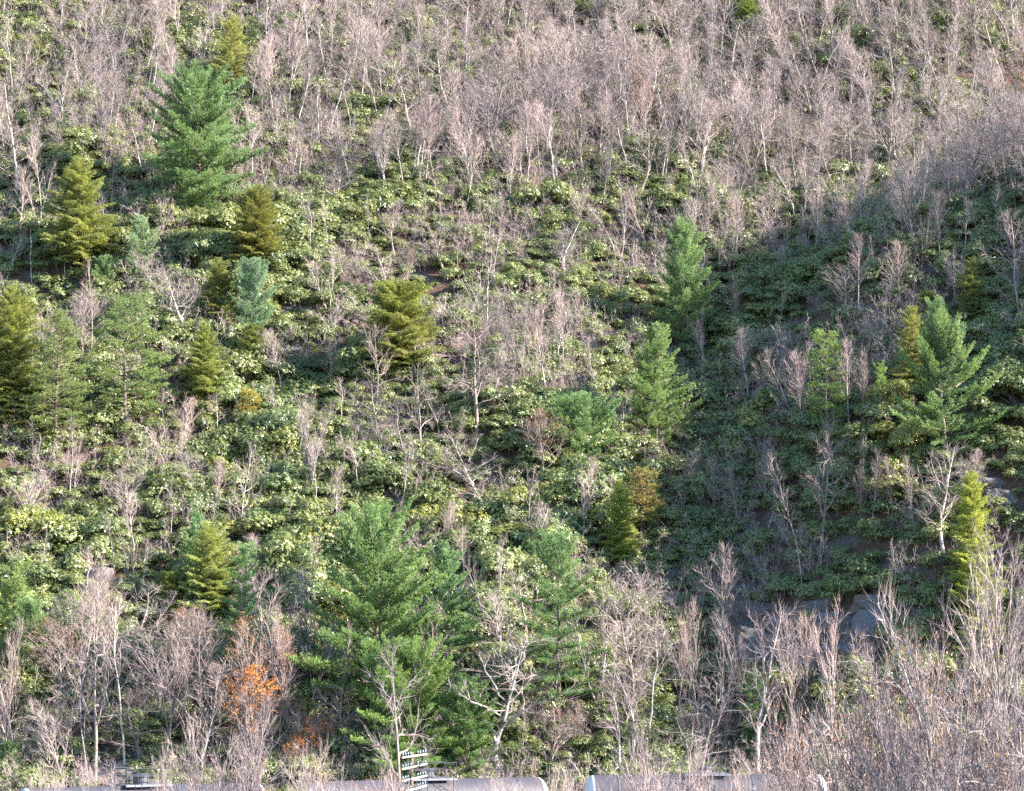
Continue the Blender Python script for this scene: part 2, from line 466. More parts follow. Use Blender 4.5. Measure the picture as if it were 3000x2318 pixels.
def bare_variant(seed, style):
    S = dict(
        birch=dict(H=8, r0=.068, first=.38, nb=20, ang=(22, 42), bl=.34, up=.30, wob=.05, tw=8, sub=5, crook=.08, bark='birch', twig='twig', stems=1),
        slim=dict(H=8, r0=.055, first=.5, nb=14, ang=(25, 50), bl=.20, up=.2, wob=.08, tw=6, sub=4, crook=.12, bark='birch', twig='twig', stems=1),
        vase=dict(H=8, r0=.095, first=.25, nb=19, ang=(22, 40), bl=.50, up=.25, wob=.06, tw=8, sub=5, crook=.08, bark='bark', twig='twig', stems=1),
        oak=dict(H=8, r0=.13, first=.28, nb=15, ang=(38, 70), bl=.48, up=.14, wob=.075, tw=8, sub=6, crook=.26, bark='bark', twig='branch', stems=1),
        white_oak=dict(H=8, r0=.12, first=.25, nb=18, ang=(35, 68), bl=.46, up=.18, wob=.06, tw=8, sub=6, crook=.27, bark='birch', twig='branch', stems=1),
        level=dict(H=8, r0=.09, first=.12, nb=30, ang=(55, 80), bl=.34, up=.10, wob=.04, tw=6, sub=4, crook=.08, bark='birch', twig='branch', stems=1),
        fork=dict(H=8, r0=.10, first=.30, nb=14, ang=(24, 45), bl=.34, up=.22, wob=.09, tw=6, sub=4, crook=.14, bark='birch', twig='twig', stems=2),
        multi=dict(H=5, r0=.05, first=.2, nb=10, ang=(18, 40), bl=.42, up=.25, wob=.06, tw=6, sub=4, crook=.12, bark='branch', twig='twig', stems=6),
        snag=dict(H=8, r0=.11, first=.5, nb=4, ang=(45, 80), bl=.10, up=.2, wob=.12, tw=1, sub=0, crook=.2, bark='birch', twig='branch', stems=1),
    )[style]
    r = np.random.default_rng(seed)
    H = S['H']; segs = {0: [], 1: [], 2: []}; spk = []; tips = []
    def path(p, d, L, r0, r1, n, lvl, up, crook):
        pts = [p]; q = p.copy(); d = d / np.linalg.norm(d)
        rad = np.linspace(r0, r1, n + 1)
        for i in range(n):
            d = d + r.normal(size=3) * crook + np.array([0, 0, up / n]); d /= np.linalg.norm(d)
            nq = q + d * L / n
            segs[lvl].append((q, nq, rad[i], rad[i + 1])); q = nq; pts.append(q)
        return np.array(pts), d
    for st in range(S['stems']):
        if S['stems'] == 1: d0 = np.array([r.normal() * .05, r.normal() * .05, 1]); p0 = np.array([0, 0, -.3]); Hs = H
        elif S['stems'] == 2:
            a = st * math.pi + r.uniform(-.5, .5) + .4; d0 = np.array([math.cos(a) * .28, math.sin(a) * .28, 1]); p0 = np.array([0.05 * math.cos(a), 0.05 * math.sin(a), -.3]); Hs = H * r.uniform(.8, 1)
        else:
            a = st * 6.283 / S['stems'] + r.uniform(-.4, .4); k = r.uniform(.12, .5); d0 = np.array([math.cos(a) * k, math.sin(a) * k, 1]); p0 = np.array([0.15 * math.cos(a), 0.15 * math.sin(a), -.3]); Hs = H * r.uniform(.65, 1)
        n = 12
        P, _ = path(p0, d0, Hs, S['r0'], .012, n, 0, S['wob'] * 2, S['wob'])
        for b in range(S['nb']):
            t = S['first'] + (1 - S['first']) * ((b + r.random()) / S['nb']) * .97
            q = np.array([np.interp(t * n, np.arange(n + 1), P[:, i]) for i in range(3)])
            k = min(n - 1, int(t * n)); dd = P[k + 1] - P[k]
            an = R(r.uniform(*S['ang'])) * (1.1 - .45 * t)
            d = rot_dir(dd, an, b * 2.4 + r.uniform(-.5, .5))
            rel = (t - S['first']) / (1 - S['first'])
            L = H * S['bl'] * (1 - rel) ** .7 * (.55 + .45 * min(1, rel / .25)) * r.uniform(.7, 1.15) + .35
            if style == 'snag': L = r.uniform(.3, 1.1)
            rb = S['r0'] * (1 - t) * .5 + .011
            B, _ = path(q, d, L, rb, .006, 6, 1, S['up'], S['crook'])
            m = max(2, int(S['tw'] * (.5 + L / 3.0)))
            for c in range(m):
                tt = .18 + .8 * (c + r.random()) / m
                q2 = np.array([np.interp(tt * 6, np.arange(7), B[:, i]) for i in range(3)])
                k2 = min(5, int(tt * 6)); d2 = rot_dir(B[k2 + 1] - B[k2], R(r.uniform(22, 58)), r.uniform(0, 6.28))
                L2 = L * .42 * (1.05 - tt) ** .6 * r.uniform(.6, 1.2) + .18
                T, _ = path(q2, d2, L2, .0085 + .003 * L2, .0045, 3, 2, S['up'] * .8, S['crook'])
                for e in range(S['sub']):
                    te = .15 + .85 * (e + r.random()) / S['sub']
                    q3 = np.array([np.interp(te * 3, np.arange(4), T[:, i]) for i in range(3)])
                    k3 = min(2, int(te * 3)); d3 = rot_dir(T[k3 + 1] - T[k3], R(r.uniform(10, 38)), r.uniform(0, 6.28)) + np.array([0, 0, .15])
                    spk.append((q3, q3 + d3 / np.linalg.norm(d3) * r.uniform(.22, .7)))
                tips.append(T[-1])
    gt = Geo(); gb = Geo()
    for lv, (g, n, mi) in {0: (gt, 6, 0), 1: (gb, 4, 0), 2: (gb, 3, 1)}.items():
        a = segs[lv]
        if a: g.tubes([x[0] for x in a], [x[1] for x in a], [x[2] for x in a], [x[3] for x in a], n, mi)
    if spk: gb.spikes([x[0] for x in spk], [x[1] for x in spk], np.full(len(spk), .0052), 1)
    zmax = max(x[1][2] for x in segs[0] + segs[1]); ext = max(abs(x[1][0]) for x in segs[1]) if segs[1] else .5
    ends = np.array([x[1] for x in spk]) if spk else np.array(tips)
    bm_ = M['birch'] if style in ('white_oak', 'snag') else M['branch']
    return dict(trunk=gt.mesh(style + '_trunk', [M[S['bark']]], True), crown=gb.mesh(style + '_branches', [bm_, M[S['twig']]]),
                H=zmax, hw=np.percentile(np.abs(ends[:, 0]), 93) if len(ends) else .5, ends=ends, style=style)

TREES = []
NV = dict(birch=4, slim=3, vase=3, oak=4, white_oak=2, level=2, fork=3, multi=3, snag=2)
BARE = {s: [bare_variant(1000 + 37 * i + 11 * k, s) for k in range(n)] for i, (s, n) in enumerate(NV.items())}
# dead-leaf sprays that still hang on some crowns
def leaf_crown(var, n, seed, zr=(0, 1), m='brown', size=.11):
    r = np.random.default_rng(seed); g = Geo(); E = var['ends']; z = E[:, 2] / E[:, 2].max()
    E = E[(z >= zr[0]) & (z <= zr[1])]
    ctr = E[r.integers(len(E), size=max(6, n // 60))]
    d2 = np.min(np.linalg.norm(E[:, None] - ctr[None], axis=2), 1)
    E = E[d2 < 0.75] if (d2 < .75).sum() > 20 else E
    P = E[r.integers(len(E), size=n)] + r.normal(size=(n, 3)) * .07
    D = r.normal(size=(n, 3)) + np.array([0, 0, -.5]); N = r.normal(size=(n, 3))
    g.leaves(P, D, N, r.uniform(.6, 1.2, n) * size, np.full(n, size * .6), 0)
    return g.mesh('dead_leaves', [M[m]])
LEAFM = {}
for s in ('vase', 'oak', 'multi'):
    for k, v in enumerate(BARE[s]):
        LEAFM[(s, k, 'full')] = leaf_crown(v, 1100 if s != 'multi' else 420, 50 + k, size=.10)
        LEAFM[(s, k, 'dense')] = leaf_crown(v, 2200, 80 + k, size=.13)
        LEAFM[(s, k, 'low')] = leaf_crown(v, 500, 60 + k, (0, .75))

def bare_tree(style, base, H, hw, rz=None, tint=1.0, tintc=(1, 1, 1), leaves=None, seed=0, variant=None, lean=None):
    r = np.random.default_rng(seed + 3)
    k = r.integers(len(BARE[style])) if variant is None else variant
    v = BARE[style][k]
    nm = {'birch': 'birch_tree', 'slim': 'birch_sapling', 'vase': 'bare_tree', 'oak': 'bare_oak', 'white_oak': 'bare_oak', 'level': 'bare_tree', 'fork': 'birch_tree', 'multi': 'leafless_shrub', 'snag': 'dead_snag'}[style]
    rt = root(nm, base, '', 'bare tree')
    sz = H / v['H']; sx = min(max(hw / v['hw'] if hw else sz, sz * .55), sz * 1.9)
    rt.scale = (sx, sx, sz)
    ln = lean if lean is not None else r.normal() * .07
    rt.rotation_euler = (r.normal() * .03, ln, 0)
    a = r.uniform(0, 6.283) if rz is None else rz
    t = obj('trunk', v['trunk'], rt); c = obj('branches', v['crown'], rt)
    ch = [t, c]
    if leaves and (style, k, leaves) in LEAFM: ch.append(obj('dead_leaves', LEAFM[(style, k, leaves)], rt))
    for o in ch:
        o.rotation_euler = (0, 0, a); o.color = (tint * tintc[0], tint * tintc[1], tint * tintc[2], 1)
    if len(ch) == 3: ch[2].color = (1, 1, 1, 1)
    TREES.append(dict(o=rt, style=style, lean=ln, leaves=leaves, H=H, hw=hw, pos=np.array(base, float)))
    return rt

# ================================================================== LAYOUT
TANK_Z = 4.5
def yrow(py, z):       # distance (y) at which height z shows in photo row py
    d = ray(1500, py); return (z - CAM_Z) / d[2]

# ------------------------------------------------------------------ rock faces
def rock_mesh(seed, sx, sy, sz):
    r = np.random.default_rng(seed); g = Geo()
    n = 17
    # a fractured block: cube grid pushed onto a rounded box, then cut by random planes
    pts = []; F = []; base = 0
    u = np.linspace(-1, 1, n)
    A, B = np.meshgrid(u, u)
    for ax in range(3):
        for sg in (-1, 1):
            P = np.zeros((n, n, 3)); P[..., ax] = sg; P[..., (ax + 1) % 3] = A * sg; P[..., (ax + 2) % 3] = B
            pts.append(P.reshape(-1, 3))
            i = (np.arange(n - 1)[:, None] * n + np.arange(n - 1)[None]).ravel()
            F.append(np.stack([i, i + 1, i + n + 1, i + n], 1) + base); base += n * n
    P = np.concatenate(pts)
    for _ in range(14):
        nn = r.normal(size=3); nn /= np.linalg.norm(nn); d = r.uniform(.75, 1.15)
        e = P @ nn - d; P = P - np.clip(e, 0, None)[:, None] * nn
    P += 0.10 * np.stack([noise(P[:, 0] * 3 + P[:, 2] * 2 + 9, P[:, 1] * 3 - P[:, 2] * 2, 1, seed + q) for q in range(3)], 1)
    P += 0.07 * np.stack([noise(P[:, 0] * 9 + P[:, 2] * 5 + 9, P[:, 1] * 8 - P[:, 2] * 7, 1, seed + q + 5) for q in range(3)], 1)
    P *= np.array([sx, sy, sz])
    g.add(P, np.concatenate(F), 0)
    return g.mesh('rock', [M['rock']])
ROCKS = [rock_mesh(i, 1, 1, 1) for i in range(6)]
ROCKLIST = [  # px, py, half width px, half height px, label
    (2155, 1765, 50, 45, 'stepped grey rock ledge at the upper left end of the cliff'),
    (2185, 1830, 60, 50, 'dark bulging rock slab below the stepped ledge of the cliff'),
    (2250, 1800, 55, 28, 'low mossy rock shelf between the stepped ledge and the pale boulder'),
    (2325, 1822, 34, 26, 'pale rounded boulder capping the shaded cliff'),
    (2310, 1870, 62, 60, 'tall purple grey cliff face under the pale rounded boulder'),
    (2400, 1808, 50, 32, 'light brown rock nose right of the pale rounded boulder'),
    (2445, 1865, 75, 62, 'broad dark cliff block under the light brown rock nose'),
    (2570, 1795, 70, 34, 'wide flat rock face beneath leaf litter at the right of the cliff'),
    (2590, 1870, 75, 55, 'rounded dark rock bulge at the right foot of the cliff'),
    (2250, 1925, 85, 55, 'fallen grey slab at the foot of the cliff behind the white crowned tree'),
    (2380, 1950, 90, 55, 'deep shaded rock wall behind the forked pale trees'),
    (2500, 1950, 80, 45, 'lowest dark rock wall right of the forked pale trees'),
    (1905, 1775, 60, 40, 'sunlit slanting pinkish rock slab above the bare trees'),
    (1960, 1700, 35, 20, 'small rock step in the brown leaf litter gap'),
    (2915, 1435, 42, 20, 'dark layered rock ledge below the candelabra pine'),
    (2940, 1475, 45, 26, 'brown rock wall under the layered ledge near the right edge'),
    (600, 1430, 45, 45, 'shaded grey rock sheet behind the thin birch with level limbs'),
    (285, 1715, 42, 40, 'grey boulder with a sunlit pale top in the lower left thicket'),
    (170, 1490, 22, 15, 'small pinkish boulder below the pale Y shaped sapling'),
    (450, 1770, 50, 26, 'dark rock ledge under the white twin trunks at lower left'),
    (310, 2290, 95, 40, 'dark brown rock bank behind the tank car at lower left'),
    (2440, 330, 45, 20, 'hidden grey boulder high on the right slope'),
    (560, 1265, 30, 12, 'thin rock ledge in the shaded hollow left of centre'),
    (1945, 440, 42, 30, 'purplish leaf littered rock under the forked white birch'),
]
rocks = []
for k, (px, py, hw, hh, lab) in enumerate(ROCKLIST):
    b = hit(px, py); D = project(b)[2]
    sx, sz = hw / FOC * D, hh / FOC * D
    o = obj('rock_outcrop', ROCKS[k % 6], None, label=lab, category='rock')
    if k < 12: o['group'] = 'rocks of the shaded cliff'
    o.location = b + np.array([0, 0.5 * sx, 0.0]); o.scale = (sx * 1.15, sx * 1.0, sz * 1.2)
    o.rotation_euler = (0.1 * (k % 3 - 1), 0.08 * (k % 5 - 2), 0.5 * math.sin(k * 2.1))
    rocks.append((px, py, hw, hh))

# ------------------------------------------------------------------ conifers
BG = (0.92, 1.12, 1.35)     # bluish foliage
CON = []
def limbs_of_last(pairs, tint):
    rt = LAST[0]; r = np.random.default_rng(9); y0 = rt.location.y
    for j, (a, b, q_) in enumerate([(a, b, 1) for a, b in pairs] + [((a[0] + 6, a[1] + 22), (b[0] * .9 + a[0] * .1, b[1] + 16), -1) for a, b in pairs]):
        P = []
        for q, yy in ((a, y0), (b, y0 - q_ * (1.3 if j % 3 else -0.5) )):
            d = ray(*q); P.append(np.array([d[0] * yy, yy, CAM_Z + d[2] * yy]))
        v = P[1] - P[0]; Lb = np.linalg.norm(v); si = 0 if Lb < 2.5 else 1
        el = math.asin(v[2] / Lb) - math.atan(.34)
        o = obj('bough', BOUGH['cand'][si][r.integers(4)], rt); o.location = Vector(P[0]) - rt.location
        sc = Lb / SIZES['cand'][si] / math.sqrt(1 + .34 ** 2); o.scale = (sc, max(sc, .8), max(sc, .8) if Lb < 2.5 else sc)
        o.rotation_euler = (0, -el, math.atan2(v[1], v[0])); o.color = (*tint, 1)
LAST = []
def C(kind, tip, by, hw, lab, short, **kw):
    rt, b, H, W_ = conifer(kind, tip, by, hw, lab, **kw)
    LAST[:] = [rt]
    CON.append((tip[0], (tip[1] + by) / 2, tip[1], by, hw, short, b[1]))
C('pine', (575, 225), 640, 165, 'broad dome-topped white pine with layered boughs, the largest on the upper left slope', 'the dome-topped pine', shape=.33, tint=(.95, 1.1, 1.1), crown=.05, top_el=42, low_el=-2)
C('hemlock', (227, 467), 800, 98, 'yellow-green hemlock with a pointed top, left of the dome-topped pine', 'the pointed hemlock', shape=.8, tint=(1.05, 1.05, 1), dens=1.1)
C('hemlock', (748, 550), 800, 78, 'dense olive hemlock standing at the lower right foot of the dome-topped pine', 'the dense olive hemlock', shape=.6, tint=(.9, .85, .8), dens=1.1)
C('hemlock', (676, 55), 300, 58, 'thin blurry hemlock above and behind the dome-topped pine', 'the thin upper hemlock', shape=.6, tint=(1.2, 1.15, 1.2), dens=.6)
C('hemlock', (110, 120), 190, 60, 'low round green hemlock high on the pale upper left slope', 'the low round hemlock', shape=.4, tint=(1.1, 1.15, 1.2), dens=.6)
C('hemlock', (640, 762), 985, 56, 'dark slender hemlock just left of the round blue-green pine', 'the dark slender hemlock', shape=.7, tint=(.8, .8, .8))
C('hemlock', (664, 900), 1025, 36, 'small narrow hemlock directly below the dark slender hemlock', 'the small narrow hemlock', shape=.8, tint=(1, 1, .9))
C('hemlock', (604, 955), 1240, 72, 'spire-shaped hemlock with a needle thin top in the left hollow', 'the spire-shaped hemlock', shape=.85, tint=(.95, .98, .9), dens=1.15)
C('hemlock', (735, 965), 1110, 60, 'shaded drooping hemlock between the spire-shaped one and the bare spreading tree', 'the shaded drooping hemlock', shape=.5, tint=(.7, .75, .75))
C('pine', (735, 780), 1030, 76, 'round blue-green young pine with a pale bare lower trunk', 'the round blue-green pine', shape=.4, tint=(.98, 1.15, 1.6), crown=.2, top_el=65, low_el=25)
C('pine', (412, 655), 835, 58, 'pale blue-green young pine among bushes under the dome-topped pine', 'the pale blue-green pine', shape=.5, tint=(1.15, 1.2, 1.6), top_el=60, low_el=20)
C('pine', (309, 765), 870, 50, 'low green pine sapling right of a white snag', 'the low pine sapling', shape=.4, tint=(.95, 1.1, 1.2), top_el=50, low_el=20)
C('pine', (412, 790), 850, 36, 'small pine sapling sprouting below the pale blue-green pine', 'the small sprouting pine', shape=.4, tint=(.95, 1.1, 1.2), top_el=50, low_el=20)
C('hemlock', (22, 838), 1260, 110, 'tall hemlock cut by the left edge of the picture', 'the tall edge hemlock', shape=.75, tint=(1.05, 1.05, 1), dens=1.2)
C('pitch', (162, 920), 1360, 98, 'pitch pine with a straight bare lower trunk beside the tall edge hemlock', 'the straight pitch pine', shape=.6, crown=.24, dens=1.6, tint=(1.05, 1.12, 1), top_el=50, low_el=-2)
C('pitch', (365, 890), 1270, 120, 'open crowned pitch pine with long level boughs and gaps', 'the open pitch pine', shape=.35, crown=.12, dens=.9, tint=(.95, 1.08, .95), top_el=40, low_el=-6)
C('pitch', (728, 1155), 1300, 44, 'yellowing young pitch pine with golden needles', 'the golden young pine', shape=.4, crown=.1, dens=1.3, tint=(1.9, 1.35, .75), top_el=30, low_el=10)
C('pitch', (765, 1270), 1365, 50, 'bright green leaning young pine below the golden one', 'the leaning young pine', shape=.4, crown=.2, dens=1.3, tint=(1.05, 1.15, .8), top_el=30, low_el=0)
C('hemlock', (1165, 838), 1100, 92, 'rounded yellow-green hemlock alone in the middle of the slope', 'the rounded middle hemlock', shape=.4, tint=(.95, .95, .85), dens=1.1)
C('pine', (2015, 665), 1040, 96, 'bright green pine with upswept boughs, upper of two right of centre', 'the upper twin pine', shape=.55, tint=(1.0, 1.15, 1.15), top_el=60, low_el=15)
C('pine', (1920, 960), 1330, 108, 'full bright green pine, lower of two right of centre', 'the lower twin pine', shape=.6, tint=(1.05, 1.15, 1.05), crown=.06, top_el=60, low_el=5)
C('pine', (2768, 905), 1390, 176, 'large candelabra pine with long upcurved sunlit boughs over the shaded gully', 'the candelabra pine', shape=.33, tint=(.85, 1.0, 1.0), crown=.10, dens=.5, top_el=72, low_el=10, extra=lambda t, r: .45)
limbs_of_last([((2760,1150),(2640,1028)),((2805,1165),(2936,1088)),((2794,1112),(2894,1012)),((2752,1225),(2614,1152)),((2778,1262),(2612,1204)),((2795,1272),(2960,1194)),((2800,1290),(2944,1256)),((2790,1318),(2926,1300)),((2780,1280),(2730,1300)),((2765,1130),(2700,1075)),((2780,1080),(2850,1000)),((2770,1190),(2850,1140)),((2762,1075),(2712,921)),((2764,1050),(2733,908)),((2766,1040),(2750,905)),((2768,1050),(2775,905)),((2770,1075),(2810,922)),((2770,1090),(2825,950)),((2765,1070),(2700,950)),((2768,1100),(2690,985)),((2768,1040),(2790,935)),((2770,1120),(2860,1050)),((2775,1200),(2690,1180))], (1.2, 1.32, 1.25))
C('hemlock', (2672, 895), 1150, 50, 'sparse olive hemlock touching the left side of the candelabra pine', 'the sparse olive hemlock', shape=.6, tint=(1.05, 1.0, .9), dens=.65)
C('hemlock', (2843, 755), 975, 44, 'thin dark hemlock behind the top of the candelabra pine', 'the thin dark hemlock', shape=.6, tint=(.75, .8, .8), dens=.8)
C('hemlock', (2720, 865), 915, 28, 'tiny dark hemlock bush above the candelabra pine', 'the tiny dark hemlock', shape=.4, tint=(.8, .85, .8))
C('pitch', (2405, 980), 1340, 56, 'tufted pitch pine with a thin leaning trunk in the shaded gully', 'the tufted pitch pine', shape=.25, crown=.3, dens=1.1, tint=(.95, 1.15, .9), top_el=40, low_el=0, base_px=2425, lean=-.03)
C('pine', (2342, 790), 860, 42, 'small vivid green cedar-like bush in the shaded upper gully', 'the vivid green bush', shape=.35, tint=(.75, 1.1, .7), top_el=60, low_el=20)
C('pine', (2582, 1078), 1290, 20, 'thin pine pole with a tufted top left of the candelabra pine', 'the thin pine pole', shape=.2, crown=.62, tint=(1, 1.15, .8), top_el=50, low_el=20)
C('hemlock', (1818, 1420), 1670, 52, 'small bright spire hemlock beside the orange tinged pitch pine', 'the bright spire hemlock', shape=.85, tint=(1.2, 1.25, 1.0), dens=1.3)
C('pitch', (1880, 1390), 1560, 62, 'orange tinged scraggly pitch pine on the edge of the gully', 'the orange tinged pine', shape=.3, crown=.1, dens=1.2, tint=(1.5, 1.1, .9), top_el=40, low_el=0)
C('pine', (1700, 1185), 1360, 120, 'soft blurry broad pine half hidden behind a brown leaved bare tree', 'the soft broad pine', shape=.35, tint=(.9, 1.1, 1.1), top_el=45, low_el=15)
C('pine', (1090, 1512), 2150, 205, 'tallest white pine with heavy tiered boughs at the bottom centre', 'the tallest tiered pine', shape=.5, tint=(.95, 1.12, 1.0), crown=.05, top_el=58, low_el=-4, dens=1.1)
C('pine', (1210, 1905), 2300, 165, 'rounded light green pine in front of the tallest tiered pine', 'the rounded front pine', shape=.35, tint=(1.0, 1.15, .85), crown=.04, top_el=55, low_el=0, dens=1.1)
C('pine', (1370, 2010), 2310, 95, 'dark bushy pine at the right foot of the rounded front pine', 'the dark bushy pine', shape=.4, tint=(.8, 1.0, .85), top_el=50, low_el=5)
C('pine', (1300, 1600), 2060, 112, 'blue-green pine with a visible trunk right of the tallest tiered pine', 'the blue-green middle pine', shape=.6, tint=(.85, 1.08, 1.15), crown=.18, top_el=60, low_el=-4, dens=.8)
C('pine', (1632, 1580), 2150, 130, 'open tiered pine with a bare trunk below its crown', 'the open tiered pine', shape=.55, tint=(.9, 1.1, 1.05), crown=.2, top_el=60, low_el=-4, dens=.72)
C('pine', (575, 1505), 1760, 52, 'bluish pine tucked behind the feathery hemlock at lower left', 'the tucked bluish pine', shape=.6, tint=(.85, 1.1, 1.2))
C('hemlock', (612, 1545), 1860, 82, 'feathery light hemlock beside the bluish pine at lower left', 'the feathery light hemlock', shape=.6, tint=(1.1, 1.15, 1.1))
C('hemlock', (495, 1690), 1840, 50, 'low spreading hemlock at the left foot of the feathery light one', 'the low spreading hemlock', shape=.4, tint=(.9, .95, .85))
C('pine', (702, 1610), 2060, 72, 'slim see-through pine right of the feathery light hemlock', 'the slim see-through pine', shape=.45, tint=(.85, 1.1, 1.05), crown=.25, dens=.7, top_el=50, low_el=5)
C('hemlock', (2852, 1400), 1830, 66, 'bright lime hemlock standing in sun at the right edge of the gully', 'the bright lime hemlock', shape=.6, tint=(1.3, 1.35, 1.0), dens=1.1)
C('pine', (28, 1650), 2010, 70, 'upper light green pine against the left edge', 'the upper edge pine', shape=.5, tint=(1.05, 1.15, .95))
C('pine', (75, 1765), 2060, 72, 'lower soft green pine near the left edge', 'the lower edge pine', shape=.45, tint=(1.0, 1.15, 1.15))
C('hemlock', (2195, -20), 110, 42, 'single bright green hemlock on the top edge of the picture', 'the top edge hemlock', shape=.4, tint=(1.05, 1.3, .9), dens=1.2)
C('pine', (2215, 1980), 2230, 55, 'pale wispy young pine behind the white crowned tree', 'the pale wispy pine', shape=.4, tint=(1.0, 1.2, 1.2), dens=.8, top_el=50, low_el=10)
C('pine', (2445, 1710), 1790, 28, 'small vivid green pine sapling growing above the cliff', 'the cliff-top sapling', shape=.4, tint=(.9, 1.3, .6), top_el=60, low_el=20)
C('hemlock', (2870, 1640), 1960, 75, 'broad light green hemlock behind the tall pale twigs at lower right', 'the twig-veiled hemlock', shape=.5, tint=(1.15, 1.2, .9))
C('pine', (20, 2190), 2330, 50, 'dark green pine in the bottom left corner', 'the corner pine', shape=.4, tint=(.75, .95, .8))

